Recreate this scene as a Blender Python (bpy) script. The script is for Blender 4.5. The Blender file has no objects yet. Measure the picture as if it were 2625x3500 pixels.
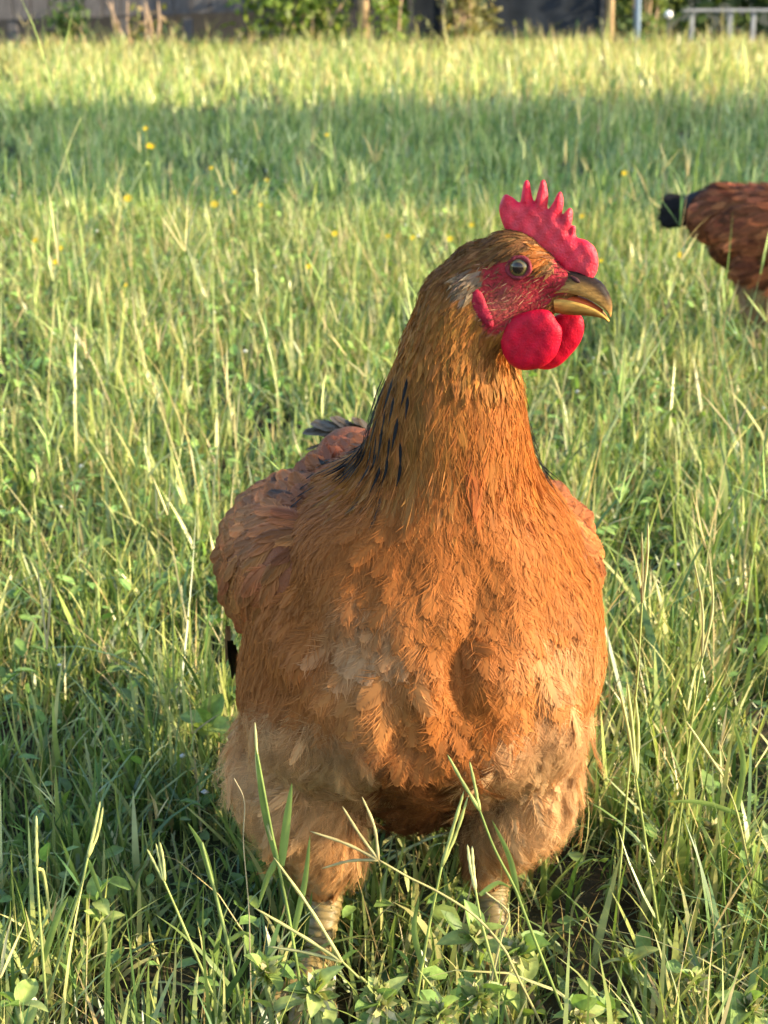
import bpy, bmesh, math, random
import numpy as np
from mathutils import Vector, Matrix
from mathutils.bvhtree import BVHTree

R = math.radians
rng = np.random.default_rng(11)
random.seed(11)
scene = bpy.context.scene
col = scene.collection

# ------------------------------------------------------------------ camera
FPX, CAMH, PITCH = 6000.0, 0.62, math.atan(1810 / 6000.0)
cam_d = bpy.data.cameras.new('camera')
cam = bpy.data.objects.new('camera', cam_d)
col.objects.link(cam)
cam.location = (0, 0, CAMH)
cam.rotation_euler = (math.pi / 2 - PITCH, 0, 0)
cam_d.sensor_fit = 'VERTICAL'
cam_d.sensor_height = 36.0
cam_d.lens = 36.0 * FPX / 3500.0
cam_d.clip_start, cam_d.clip_end = 0.02, 500
cam_d.dof.use_dof = True
cam_d.dof.focus_distance = 1.02
cam_d.dof.aperture_fstop = 19.0
scene.camera = cam

# ------------------------------------------------------------------ light
SUN_EL, SUN_AZ = R(21), R(-15)          # azimuth measured from +X, negative = towards the camera
sun_dir = Vector((math.cos(SUN_EL) * math.cos(SUN_AZ), math.cos(SUN_EL) * math.sin(SUN_AZ), math.sin(SUN_EL)))
world = bpy.data.worlds.new('World')
scene.world = world
world.use_nodes = True
wn = world.node_tree
wn.nodes.clear()
sky = wn.nodes.new('ShaderNodeTexSky')
sky.sky_type = 'NISHITA'
sky.sun_disc = False
sky.sun_elevation = SUN_EL
sky.sun_rotation = math.atan2(sun_dir.x, sun_dir.y)
bg = wn.nodes.new('ShaderNodeBackground')
bg.inputs['Strength'].default_value = 0.15
wo = wn.nodes.new('ShaderNodeOutputWorld')
wn.links.new(sky.outputs[0], bg.inputs[0])
wn.links.new(bg.outputs[0], wo.inputs[0])
sl = bpy.data.lights.new('sun', 'SUN')
sl.energy = 3.5
sl.angle = R(0.53)
sl.color = (1.0, 0.83, 0.55)
so = bpy.data.objects.new('sun', sl)
col.objects.link(so)
so.rotation_euler = (-sun_dir).to_track_quat('-Z', 'Y').to_euler()
vs = scene.view_settings
vs.view_transform, vs.look, vs.gamma = 'Standard', 'None', 1.0
vs.use_curve_mapping = False
vs.exposure = 1.87

# ------------------------------------------------------------------ pixels and points
cp, sp = math.cos(PITCH), math.sin(PITCH)
CAM = np.array([0, 0, CAMH])

def ray(px, py):
    x, y = (px - 1312.5) / FPX, -(py - 1750.0) / FPX
    return np.array([x, cp + y * sp, -sp + y * cp])

def P(px, py, Y):
    d = ray(px, py)
    return CAM + d * (Y / d[1])

def PZ(px, py, z=0.0):
    d = ray(px, py)
    return CAM + d * ((z - CAMH) / d[2])

def project(p):
    p = np.asarray(p, float)
    q = p - CAM
    dep = q[..., 1] * cp - q[..., 2] * sp
    up = q[..., 1] * sp + q[..., 2] * cp
    return 1312.5 + FPX * q[..., 0] / dep, 1750.0 - FPX * up / dep

def norm(a):
    return a / np.maximum(np.linalg.norm(a, axis=-1, keepdims=True), 1e-9)

def in_poly(x, y, poly):
    x, y = np.asarray(x, float), np.asarray(y, float)
    r = np.zeros(x.shape, bool)
    n = len(poly)
    for i in range(n):
        x1, y1 = poly[i]; x2, y2 = poly[(i + 1) % n]
        c = ((y1 > y) != (y2 > y)) & (x < (x2 - x1) * (y - y1) / ((y2 - y1) or 1e-12) + x1)
        r ^= c
    return r

def poly_dist(x, y, poly):
    d = np.full(np.asarray(x).shape, 1e9)
    n = len(poly)
    for i in range(n):
        x1, y1 = poly[i]; x2, y2 = poly[(i + 1) % n]
        dx, dy = x2 - x1, y2 - y1
        t = np.clip(((x - x1) * dx + (y - y1) * dy) / (dx * dx + dy * dy + 1e-15), 0, 1)
        d = np.minimum(d, np.hypot(x - x1 - t * dx, y - y1 - t * dy))
    return d

# ------------------------------------------------------------------ objects
def tag(o, label=None, cat=None, group=None, kind=None):
    if label: o['label'] = label
    if cat: o['category'] = cat
    if group: o['group'] = group
    if kind: o['kind'] = kind
    return o

def empty(name, loc=(0, 0, 0), rz=0.0):
    o = bpy.data.objects.new(name, None)
    col.objects.link(o)
    o.location = loc
    o.rotation_euler = (0, 0, rz)
    o.empty_display_size = 0.05
    return o

def np_mesh(name, verts, polys, cols=None, smooth=True):
    """polys: list of int arrays (n, k)"""
    me = bpy.data.meshes.new(name)
    verts = np.ascontiguousarray(verts, dtype=np.float32)
    polys = [np.ascontiguousarray(p, dtype=np.int32) for p in polys if len(p)]
    loops = np.concatenate([p.ravel() for p in polys])
    counts = np.concatenate([np.full(len(p), p.shape[1], np.int32) for p in polys])
    starts = np.concatenate([[0], np.cumsum(counts)[:-1]]).astype(np.int32)
    me.vertices.add(len(verts)); me.vertices.foreach_set('co', verts.ravel())
    me.loops.add(len(loops)); me.loops.foreach_set('vertex_index', loops)
    me.polygons.add(len(counts)); me.polygons.foreach_set('loop_start', starts)
    me.polygons.foreach_set('loop_total', counts)
    me.polygons.foreach_set('use_smooth', np.full(len(counts), smooth))
    if cols is not None:
        a = me.color_attributes.new('Col', 'FLOAT_COLOR', 'POINT')
        c = np.ones((len(verts), 4), np.float32); c[:, :3] = cols
        a.data.foreach_set('color', c.ravel())
    me.update(calc_edges=True)
    return me

def link(name, me, mat=None, parent=None):
    o = bpy.data.objects.new(name, me)
    col.objects.link(o)
    if mat is not None and not me.materials: me.materials.append(mat)
    if parent is not None:
        o.parent = parent
        o.matrix_parent_inverse = parent_inv(parent)
    return o

def world_of(o):
    m = Matrix.LocRotScale(o.location, o.rotation_euler, o.scale)
    return m if o.parent is None else world_of(o.parent) @ o.matrix_parent_inverse @ m

def parent_inv(p):
    return world_of(p).inverted()

def bm_mesh(name, bm, smooth=False):
    me = bpy.data.meshes.new(name)
    bm.to_mesh(me); bm.free()
    if smooth:
        me.polygons.foreach_set('use_smooth', np.ones(len(me.polygons), bool))
    return me

def set_cols(me, cols):
    a = me.color_attributes.get('Col') or me.color_attributes.new('Col', 'FLOAT_COLOR', 'POINT')
    c = np.ones((len(me.vertices), 4), np.float32); c[:, :3] = cols
    a.data.foreach_set('color', c.ravel())

def vco(me):
    v = np.empty(len(me.vertices) * 3, np.float32)
    me.vertices.foreach_get('co', v)
    return v.reshape(-1, 3).astype(float)

def bm_box(bm, c, s, rot=None):
    r = bmesh.ops.create_cube(bm, size=1.0)
    m = Matrix.Translation(Vector(c)) @ (rot.to_4x4() if rot else Matrix.Identity(4)) @ Matrix.Diagonal((s[0], s[1], s[2], 1))
    bmesh.ops.transform(bm, matrix=m, verts=r['verts'])
    return r['verts']

def bm_ball(bm, c, r, sub=3, axes=None):
    """r: 3 radii, axes: 3x3 columns"""
    g = bmesh.ops.create_icosphere(bm, subdivisions=sub, radius=1.0)
    A = Matrix(axes).to_3x3() if axes is not None else Matrix.Identity(3)
    m = Matrix.Translation(Vector(c)) @ A.to_4x4() @ Matrix.Diagonal((r[0], r[1], r[2], 1))
    bmesh.ops.transform(bm, matrix=m, verts=g['verts'])

def bm_loft(bm, rings, cap=True):
    vs_ = [[bm.verts.new(p) for p in ring] for ring in rings]
    n = len(vs_[0])
    for a, b in zip(vs_[:-1], vs_[1:]):
        for i in range(n):
            bm.faces.new((a[i], a[(i + 1) % n], b[(i + 1) % n], b[i]))
    if cap:
        bm.faces.new(list(reversed(vs_[0]))); bm.faces.new(vs_[-1])

def tube(path, radii, n=8):
    """verts, quads of a tapered tube along a path (np arrays)"""
    path = np.asarray(path, float)
    k = len(path)
    t = norm(np.gradient(path, axis=0))
    ref = np.array([0.31, 0.87, 0.38])
    a = norm(np.cross(t, ref)); b = np.cross(t, a)
    ang = np.linspace(0, 2 * math.pi, n, endpoint=False)
    v = path[:, None, :] + (a[:, None, :] * np.cos(ang)[None, :, None] + b[:, None, :] * np.sin(ang)[None, :, None]) * np.asarray(radii, float)[:, None, None]
    q = []
    for i in range(k - 1):
        for j in range(n):
            q.append((i * n + j, i * n + (j + 1) % n, (i + 1) * n + (j + 1) % n, (i + 1) * n + j))
    v = v.reshape(-1, 3)
    v = np.vstack([v, path[0], path[-1]])
    tr = [(k * n, (j + 1) % n, j) for j in range(n)] + [(k * n + 1, (k - 1) * n + j, (k - 1) * n + (j + 1) % n) for j in range(n)]
    return v, np.array(q), np.array(tr)

def merge(parts):
    """join (verts, [polys]) pieces into one"""
    V, Q, off = [], {}, 0
    for v, polys in parts:
        V.append(v)
        for p in polys:
            p = np.asarray(p)
            Q.setdefault(p.shape[1], []).append(p + off)
        off += len(v)
    return np.vstack(V), [np.vstack(x) for x in Q.values()]

def spline(pts, n):
    """Catmull-Rom through pts, n samples"""
    pts = np.asarray(pts, float)
    p = np.vstack([2 * pts[0] - pts[1], pts, 2 * pts[-1] - pts[-2]])
    out = []
    m = len(pts) - 1
    for s in np.linspace(0, m, n):
        i = min(int(s), m - 1); t = s - i
        a, b, c, d = p[i], p[i + 1], p[i + 2], p[i + 3]
        out.append(0.5 * (2 * b + (c - a) * t + (2 * a - 5 * b + 4 * c - d) * t * t + (3 * b - a - 3 * c + d) * t ** 3))
    return np.array(out)

def remesh(me, voxel, smooth_it=6, factor=0.5):
    """voxel remesh + smoothing, baked into a new mesh"""
    o = bpy.data.objects.new('temporary', me); col.objects.link(o)
    m = o.modifiers.new('r', 'REMESH'); m.mode = 'VOXEL'; m.voxel_size = voxel
    if smooth_it:
        s = o.modifiers.new('s', 'SMOOTH'); s.factor = factor; s.iterations = smooth_it
    dg = bpy.context.evaluated_depsgraph_get()
    out = bpy.data.meshes.new_from_object(o.evaluated_get(dg))
    bpy.data.objects.remove(o); bpy.data.meshes.remove(me)
    out.polygons.foreach_set('use_smooth', np.ones(len(out.polygons), bool))
    return out

# ------------------------------------------------------------------ materials
def mat_new(name):
    m = bpy.data.materials.new(name); m.use_nodes = True
    nt = m.node_tree; nt.nodes.clear()
    return m, nt, nt.nodes.new('ShaderNodeOutputMaterial')

def mat_leafy(name, rough=0.45, trans=0.4, spec=0.3, bump=0.0, tint=(1.25, 1.2, 0.55), color=None, noise=0.25, scale=60):
    """thin leaf / feather: coloured by attribute, part of the light passes through"""
    m, nt, out = mat_new(name)
    N, L = nt.nodes.new, nt.links.new
    if color is None:
        at = N('ShaderNodeAttribute'); at.attribute_name = 'Col'; src = at.outputs['Color']
    else:
        rg = N('ShaderNodeRGB'); rg.outputs[0].default_value = (*color, 1); src = rg.outputs[0]
    tc = N('ShaderNodeNewGeometry')
    nz = N('ShaderNodeTexNoise'); nz.inputs['Scale'].default_value = scale; nz.inputs['Detail'].default_value = 3
    L(tc.outputs['Position'], nz.inputs['Vector'])
    mr = N('ShaderNodeMapRange'); mr.inputs['To Min'].default_value = 1 - noise; mr.inputs['To Max'].default_value = 1 + noise
    mr.inputs['From Min'].default_value = 0.3; mr.inputs['From Max'].default_value = 0.7
    L(nz.outputs['Fac'], mr.inputs['Value'])
    mx = N('ShaderNodeVectorMath'); mx.operation = 'SCALE'
    L(src, mx.inputs[0]); L(mr.outputs[0], mx.inputs['Scale'])
    b = N('ShaderNodeBsdfPrincipled'); b.inputs['Roughness'].default_value = rough
    b.inputs['Specular IOR Level'].default_value = spec
    L(mx.outputs[0], b.inputs['Base Color'])
    tr = N('ShaderNodeBsdfTranslucent')
    tv = N('ShaderNodeVectorMath'); tv.operation = 'MULTIPLY'; tv.inputs[1].default_value = tint
    L(mx.outputs[0], tv.inputs[0]); L(tv.outputs[0], tr.inputs['Color'])
    ms = N('ShaderNodeMixShader'); ms.inputs[0].default_value = trans
    L(b.outputs[0], ms.inputs[1]); L(tr.outputs[0], ms.inputs[2])
    L(ms.outputs[0], out.inputs['Surface'])
    return m

def mat_solid(name, color=None, rough=0.6, spec=0.4, noise=0.2, scale=20, bump=0.0, bscale=80, sss=0.0, stretch=(1, 1, 1), color2=None, coat=0.0, sssr=(0.004, 0.0012, 0.001)):
    m, nt, out = mat_new(name)
    N, L = nt.nodes.new, nt.links.new
    b = N('ShaderNodeBsdfPrincipled'); b.inputs['Roughness'].default_value = rough
    b.inputs['Specular IOR Level'].default_value = spec
    b.inputs['Coat Weight'].default_value = coat; b.inputs['Coat Roughness'].default_value = 0.08
    tc = N('ShaderNodeTexCoord'); mp = N('ShaderNodeMapping'); mp.inputs['Scale'].default_value = stretch
    L(tc.outputs['Object'], mp.inputs['Vector'])
    nz = N('ShaderNodeTexNoise'); nz.inputs['Scale'].default_value = scale; nz.inputs['Detail'].default_value = 5
    L(mp.outputs[0], nz.inputs['Vector'])
    if color is None:
        at = N('ShaderNodeAttribute'); at.attribute_name = 'Col'; src = at.outputs['Color']
    else:
        rg = N('ShaderNodeRGB'); rg.outputs[0].default_value = (*color, 1); src = rg.outputs[0]
    mr = N('ShaderNodeMapRange'); mr.inputs['To Min'].default_value = 1 - noise; mr.inputs['To Max'].default_value = 1 + noise
    mr.inputs['From Min'].default_value = 0.3; mr.inputs['From Max'].default_value = 0.7
    L(nz.outputs['Fac'], mr.inputs['Value'])
    mx = N('ShaderNodeVectorMath'); mx.operation = 'SCALE'
    if color2 is not None:
        mc = N('ShaderNodeMix'); mc.data_type = 'RGBA'
        n2 = N('ShaderNodeTexNoise'); n2.inputs['Scale'].default_value = scale * 0.37; n2.inputs['Detail'].default_value = 6
        L(mp.outputs[0], n2.inputs['Vector'])
        r2 = N('ShaderNodeMapRange'); r2.inputs['From Min'].default_value = 0.42; r2.inputs['From Max'].default_value = 0.6
        L(n2.outputs['Fac'], r2.inputs['Value']); L(r2.outputs[0], mc.inputs[0])
        L(src, mc.inputs[6]); mc.inputs[7].default_value = (*color2, 1)
        src = mc.outputs[2]
    L(src, mx.inputs[0]); L(mr.outputs[0], mx.inputs['Scale'])
    L(mx.outputs[0], b.inputs['Base Color'])
    if bump:
        nb = N('ShaderNodeTexNoise'); nb.inputs['Scale'].default_value = bscale; nb.inputs['Detail'].default_value = 4
        L(mp.outputs[0], nb.inputs['Vector'])
        bp = N('ShaderNodeBump'); bp.inputs['Strength'].default_value = 1.0; bp.inputs['Distance'].default_value = bump
        L(nb.outputs['Fac'], bp.inputs['Height']); L(bp.outputs[0], b.inputs['Normal'])
    if sss:
        b.inputs['Subsurface Weight'].default_value = sss
        b.inputs['Subsurface Radius'].default_value = sssr
        b.inputs['Subsurface Scale'].default_value = 1.0
    L(b.outputs[0], out.inputs['Surface'])
    return m

M = {}
M['soil'] = mat_solid('soil', (0.045, 0.036, 0.02), 0.95, 0.1, 0.4, 9, 0.01, 60, color2=(0.035, 0.045, 0.015))
M['grass'] = mat_leafy('grass_blade', 0.36, 0.30, 0.5, tint=(1.05, 1.2, 0.6))
M['straw'] = mat_leafy('dry_stem', 0.6, 0.25, 0.25, tint=(1.1, 1.0, 0.7))
M['weed'] = mat_leafy('weed_leaf', 0.5, 0.35, 0.3, tint=(1.2, 1.25, 0.45), scale=220)
M['petal'] = mat_leafy('yellow_petal', 0.5, 0.35, 0.2, tint=(1.1, 1.0, 0.5), color=(0.75, 0.52, 0.02))
M['white_petal'] = mat_leafy('white_petal', 0.5, 0.35, 0.2, tint=(1, 1, 1), color=(0.75, 0.75, 0.7))
M['feather'] = mat_leafy('feather', 0.6, 0.22, 0.1, tint=(1.25, 1.0, 0.7), noise=0.14, scale=90)
M['fluff'] = mat_leafy('down', 0.65, 0.35, 0.15, tint=(1.15, 1.0, 0.8), noise=0.12, scale=60)
M['body'] = mat_solid('hen_skin', None, 0.7, 0.2, 0.25, 120, 0.0012, 420, sss=0.12)
M['comb'] = mat_solid('comb_flesh', (0.54, 0.006, 0.030), 0.45, 0.26, 0.3, 150, 0.0006, 800, sss=0.3, color2=(0.56, 0.04, 0.06), sssr=(0.006, 0.001, 0.001))
M['wattle'] = mat_solid('wattle_flesh', (0.45, 0.003, 0.021), 0.5, 0.18, 0.28, 170, 0.0004, 900, sss=0.3, sssr=(0.006, 0.001, 0.001))
M['beak'] = mat_solid('beak_horn', None, 0.55, 0.13, 0.3, 160, 0.0004, 300, sss=0.05, stretch=(1, 1, 3))
M['eye'] = mat_solid('eyeball', None, 0.16, 0.35, 0.1, 900, coat=0.25)
M['scale'] = mat_solid('leg_scales', None, 0.5, 0.4, 0.25, 90, 0.0008, 260, sss=0.06)
# ------------------------------------------------------------------ ground
me = np_mesh('ground', np.array([[-120, -60, 0], [120, -60, 0], [120, 180, 0], [-120, 180, 0.0]]), [np.array([[0, 1, 2, 3]])], smooth=False)
tag(link('ground', me, M['soil']), 'brown soil under the grass of the paddock', 'ground', kind='structure')

# ------------------------------------------------------------------ grass
def blades(base, az, h, w, lean, curl, twist, c0, c1, segs):
    """one ribbon per base point: lean then curl away from vertical; colours blend c0 (base) to c1 (tip)"""
    n = len(base)
    t = np.linspace(0, 1, segs + 1)
    th = lean[:, None] + curl[:, None] * t[None, :] ** 1.3          # angle from vertical along the blade
    ds = h[:, None] / segs
    dz, dr = np.cos(th) * ds, np.sin(th) * ds
    z = np.concatenate([np.zeros((n, 1)), np.cumsum(dz[:, :-1], 1)], 1)
    r = np.concatenate([np.zeros((n, 1)), np.cumsum(dr[:, :-1], 1)], 1)
    d = np.stack([np.cos(az), np.sin(az)], 1)
    spine = np.zeros((n, segs + 1, 3))
    spine[..., 0] = base[:, 0:1] + r * d[:, 0:1]
    spine[..., 1] = base[:, 1:2] + r * d[:, 1:2]
    spine[..., 2] = base[:, 2:3] + z
    wa = az + math.pi / 2 + twist
    wv = np.stack([np.cos(wa), np.sin(wa), np.zeros(n)], 1)
    prof = np.minimum(1.0, 0.55 + 1.6 * t) * (1 - t ** 2.2) ** 0.8
    off = wv[:, None, :] * (w[:, None] * prof[None, :] * 0.5)[..., None]
    Lp, Rp = spine - off, spine + off
    V = np.zeros((n, 2 * segs + 1, 3))
    V[:, 0:2 * segs:2] = Lp[:, :segs]; V[:, 1:2 * segs:2] = Rp[:, :segs]; V[:, 2 * segs] = spine[:, segs]
    T = np.zeros(2 * segs + 1); T[0:2 * segs:2] = t[:segs]; T[1:2 * segs:2] = t[:segs]; T[-1] = 1
    C = c0[:, None, :] * (1 - T)[None, :, None] + c1[:, None, :] * T[None, :, None]
    o = (np.arange(n) * (2 * segs + 1))[:, None]
    quads = []
    for k in range(segs - 1):
        quads.append(o + np.array([[2 * k, 2 * k + 1, 2 * k + 3, 2 * k + 2]]))
    tri = o + np.array([[2 * segs - 2, 2 * segs - 1, 2 * segs]])
    return V.reshape(-1, 3), [np.vstack(quads), tri], C.reshape(-1, 3)

GREENS = np.array([[0.125, 0.20, 0.055], [0.19, 0.265, 0.08], [0.275, 0.335, 0.115], [0.07, 0.135, 0.045], [0.40, 0.42, 0.19]])
STRAW = np.array([[0.38, 0.31, 0.15], [0.32, 0.26, 0.125], [0.43, 0.38, 0.19]])

def field_points(n, y0, y1, margin, ypow=1.0, slope=0.235):
    y = y0 + (y1 - y0) * rng.random(n * 2) ** ypow
    half = slope * (y + 0.2) + margin
    keep = rng.random(n * 2) < half / half.max()
    y = y[keep][:n]; half = half[keep][:n]
    x = (rng.random(len(y)) * 2 - 1) * half
    return np.stack([x, y, np.zeros(len(y))], 1)

def patch(x, y, f, s):
    """smooth random patches in 0..1"""
    r = np.random.default_rng(s)
    v = np.zeros(len(x))
    for k in range(6):
        a = r.random() * 6.28; q = f * (0.6 + r.random() * 1.2)
        v += np.sin(q * (x * math.cos(a) + y * math.sin(a)) + r.random() * 6.28)
    return 0.5 + v / 7.0

def grass_zone(name, label, n, y0, y1, margin, hm, hs, wm, segs, ypow=1.0, straw=0.12, bright=1.0, lean=0.35, slope=0.235, keep=None, tuft=0, low=None, clump=16.0):
    if tuft:
        b = field_points(n // tuft, y0, y1, margin, ypow, slope)
        b = np.repeat(b, tuft, 0)
        b[:, :2] += rng.normal(0, 0.012, (len(b), 2))
    else:
        b = field_points(n, y0, y1, margin, ypow, slope)
    if keep is not None:
        b = b[keep(b)]
    cl_ = patch(b[:, 0], b[:, 1], clump, 17) * 0.55 + patch(b[:, 0], b[:, 1], clump * 2.6, 23) * 0.45
    ok_ = rng.random(len(b)) < np.clip((cl_ - 0.22) * 2.6, 0.12, 1)
    b, cl_ = b[ok_], cl_[ok_]
    n = len(b)
    pt = patch(b[:, 0], b[:, 1], 3.2 / max(1, y0), 5)
    az = rng.random(n) * 2 * math.pi
    h = hm * (0.55 + 0.75 * pt) * (0.45 + 1.1 * cl_) * np.exp(rng.normal(0, hs, n))
    w = wm * np.exp(rng.normal(0, 0.35, n))
    if low is not None: h = h * low(b)
    ln = np.abs(rng.normal(0.05, lean, n)); cu = rng.normal(0.55, 0.55, n)
    tw = rng.normal(0, 0.6, n)
    ci = rng.integers(0, len(GREENS), n)
    c = GREENS[ci] * (0.75 + 0.5 * rng.random((n, 1)))
    p2 = patch(b[:, 0], b[:, 1], 5.0 / max(1, y0), 9)
    dry = rng.random(n) < straw * (0.4 + 1.2 * p2)
    c[dry] = STRAW[rng.integers(0, 3, dry.sum())] * (0.8 + 0.4 * rng.random((dry.sum(), 1)))
    w[dry] *= 0.6
    c *= bright
    tip = c * np.array([1.25, 1.12, 0.95])
    v, p, cc = blades(b, az, h, w, ln, cu, tw, c * np.array([1.1, 1.0, 0.9]), tip, segs)
    o = link(name, np_mesh(name, v, p, cc), M['grass'])
    return tag(o, label, 'grass', kind='stuff')

def clear_hen(b):
    """no long blades through the hen's legs and none standing right before the breast"""
    x, y = b[:, 0], b[:, 1]
    k = np.ones(len(b), bool)
    for fx, fy in ((-0.046, 0.995), (0.064, 1.005)):
        k &= np.hypot(x - fx, y - fy) > 0.02
    return k

def short_front(b):
    # trodden short right where the hen stands
    return 1 - 0.33 * (np.exp(-((b[:, 0] - 0.01) / 0.13) ** 4) * np.exp(-((b[:, 1] - 0.96) / 0.12) ** 4))

grass_zone('grass', 'green grass blades around and in front of the hen', 44000, 0.60, 2.1, 0.42, 0.056, 0.38, 0.0033, 6, 0.9, 0.08, lean=0.45, keep=clear_hen, tuft=5, low=short_front)
grass_zone('grass', 'thin short undergrowth of grass round the hen', 36000, 0.60, 2.0, 0.38, 0.042, 0.4, 0.0017, 4, 0.9, 0.22, lean=0.8, keep=clear_hen, low=short_front)
grass_zone('grass', 'sunlit pasture grass behind the hen', 112000, 2.0, 4.6, 0.95, 0.055, 0.42, 0.0042, 4, 1.0, 0.10, lean=0.6, tuft=5)
grass_zone('grass', 'thin tangled dry grass in the sunlit pasture', 36000, 1.3, 4.8, 0.8, 0.075, 0.4, 0.0019, 4, 1.0, 0.32, lean=0.7)
grass_zone('grass', 'grass in the shaded band across the pasture', 88000, 4.5, 8.2, 1.7, 0.065, 0.35, 0.0055, 3, 1.0, 0.08, 1.3, lean=0.4, tuft=4, clump=7)  # blade colour raised to paint the shaded band lighter
grass_zone('grass', 'bright yellow green tall grass beyond the shade', 100000, 7.8, 17.2, 2.6, 0.095, 0.4, 0.008, 3, 1.0, 0.45, 1.45, tuft=4, lean=0.3, clump=4)

grass_zone('grass', 'tall brownish unmown grass along the far fence', 12000, 13.6, 17.1, 1.2, 0.105, 0.4, 0.010, 4, 1.0, 0.75, 0.62, tuft=3, lean=0.35, clump=4)

grass_zone('grass', 'broad coarse grass blades in the near grass', 2600, 0.84, 2.0, 0.25, 0.058, 0.35, 0.0044, 7, 0.9, 0.03, lean=0.6, keep=clear_hen, low=short_front)
grass_zone('grass', 'dead straw thatch lying low in the near grass', 5200, 0.66, 2.4, 0.25, 0.055, 0.4, 0.0017, 4, 0.9, 5.0, 0.9, lean=1.3, keep=clear_hen)

# seed stalks with finger-like spikes (mass of them)
def stalk_mass(name, label, n, y0, y1, margin, hm, rad, keep=None):
    b = field_points(n, y0, y1, margin)
    if keep is not None: b = b[keep(b)]
    parts, cols = [], []
    n = len(b)
    az = rng.random(n) * 6.283
    h = hm * np.exp(rng.normal(0, 0.28, n)); ln = np.abs(rng.normal(0.15, 0.38, n)); cu = rng.normal(0.2, 0.35, n)
    base_c = np.where(rng.random((n, 1)) < 0.5, STRAW[rng.integers(0, 3, n)] * 1.2, GREENS[rng.integers(1, 5, n)] * 1.5)
    v, p, c = blades(b, az, h, np.full(n, rad * 2), ln, cu, rng.normal(0, 0.4, n), base_c * 0.9, base_c, 5)
    parts.append((v, p)); cols.append(c)
    top = v.reshape(n, 11, 3)[:, 10]
    for k in range(4):
        s = rng.random(n) < (0.95, 0.9, 0.7, 0.4)[k]
        m = s.sum()
        a2 = rng.random(m) * 6.283
        v2, p2, c2 = blades(top[s] - np.array([0, 0, 0.001]), a2, (0.22 + 0.2 * rng.random(m)) * h[s] * 0.9, np.full(m, rad * 2.4), np.abs(rng.normal(0.5, 0.35, m)), rng.normal(0.2, 0.25, m), rng.normal(0, 0.6, m), base_c[s], base_c[s] * 1.05, 3)
        parts.append((v2, p2)); cols.append(c2)
    V, Q = merge(parts)
    o = link(name, np_mesh(name, V, Q, np.vstack(cols)), M['straw'])
    return tag(o, label, 'grass', kind='stuff')

stalk_mass('seed_grass', 'thin forked seed stalks standing in the pasture behind the hen', 720, 1.25, 4.8, 0.5, 0.165, 0.0010)
stalk_mass('seed_grass', 'dry seed stalks scattered through the far grass', 800, 4.8, 16, 1.0, 0.20, 0.0020)
stalk_mass('seed_grass', 'short forked seed stalks in the near grass', 90, 0.78, 1.3, 0.2, 0.12, 0.0009, keep=lambda b: clear_hen(b) & ((np.abs(b[:, 0] - 0.01) > 0.15) | (b[:, 1] > 1.12)))

def before_second_hen(b):
    return (b[:, 0] > 0.42) & (b[:, 1] > 2.2) & (b[:, 1] < 2.75)
stalk_mass('seed_grass', 'cluster of dry forked stalks in front of the second hen', 260, 2.2, 2.75, 0.3, 0.17, 0.0013, keep=before_second_hen)

# low broad leaves of small weeds (ground cover)
def leaf_cover(name, label, n, y0, y1, margin, size, keep=None, bright=1.0):
    b = field_points(n, y0, y1, margin)
    if keep is not None: b = b[keep(b)]
    n = len(b)
    b[:, 2] = 0.008 + rng.random(n) * 0.05
    az = rng.random(n) * 6.283
    L = size * (0.6 + 0.8 * rng.random(n)); el = rng.normal(0.35, 0.45, n)
    f = np.stack([np.cos(az) * np.cos(el), np.sin(az) * np.cos(el), np.sin(el)], 1)
    s = norm(np.cross(f, np.array([0, 0, 1.0]) + rng.normal(0, 0.25, (n, 3)))); u = np.cross(s, f)
    W = L * (0.42 + 0.3 * rng.random(n))
    uv = np.array([[0, 0, 0], [0.3, 0.42, 0.10], [0.3, -0.42, 0.10], [0.35, 0, 0.0], [0.7, 0.38, 0.06], [0.7, -0.38, 0.06], [0.7, 0, -0.02], [1, 0, -0.08]])
    V = b[:, None] + f[:, None] * (L[:, None] * uv[None, :, 0])[..., None] + s[:, None] * (W[:, None] * uv[None, :, 1])[..., None] + u[:, None] * (L[:, None] * uv[None, :, 2])[..., None]
    o = (np.arange(n) * 8)[:, None]
    tri = np.vstack([o + np.array([[0, 3, 1]]), o + np.array([[0, 2, 3]]), o + np.array([[4, 6, 7]]), o + np.array([[6, 5, 7]])])
    quad = np.vstack([o + np.array([[1, 3, 6, 4]]), o + np.array([[3, 2, 5, 6]])])
    c = np.array([[0.15, 0.26, 0.07]]) * (0.7 + 0.7 * rng.random((n, 1))) * np.array([1, 1, 1]) + rng.random((n, 1)) * np.array([[0.05, 0.02, 0]])
    c = np.repeat(c * bright, 8, 0)
    ob = link(name, np_mesh(name, V.reshape(-1, 3), [tri, quad], c), M['weed'])
    return tag(ob, label, 'weeds', kind='stuff')

leaf_cover('weeds', 'small broad weed leaves low in the near grass', 2600, 0.66, 2.2, 0.25, 0.016, keep=clear_hen)
leaf_cover('weeds', 'small pale weed leaves scattered in the pasture', 14000, 1.6, 5.5, 0.4, 0.016, bright=1.6)

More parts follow.
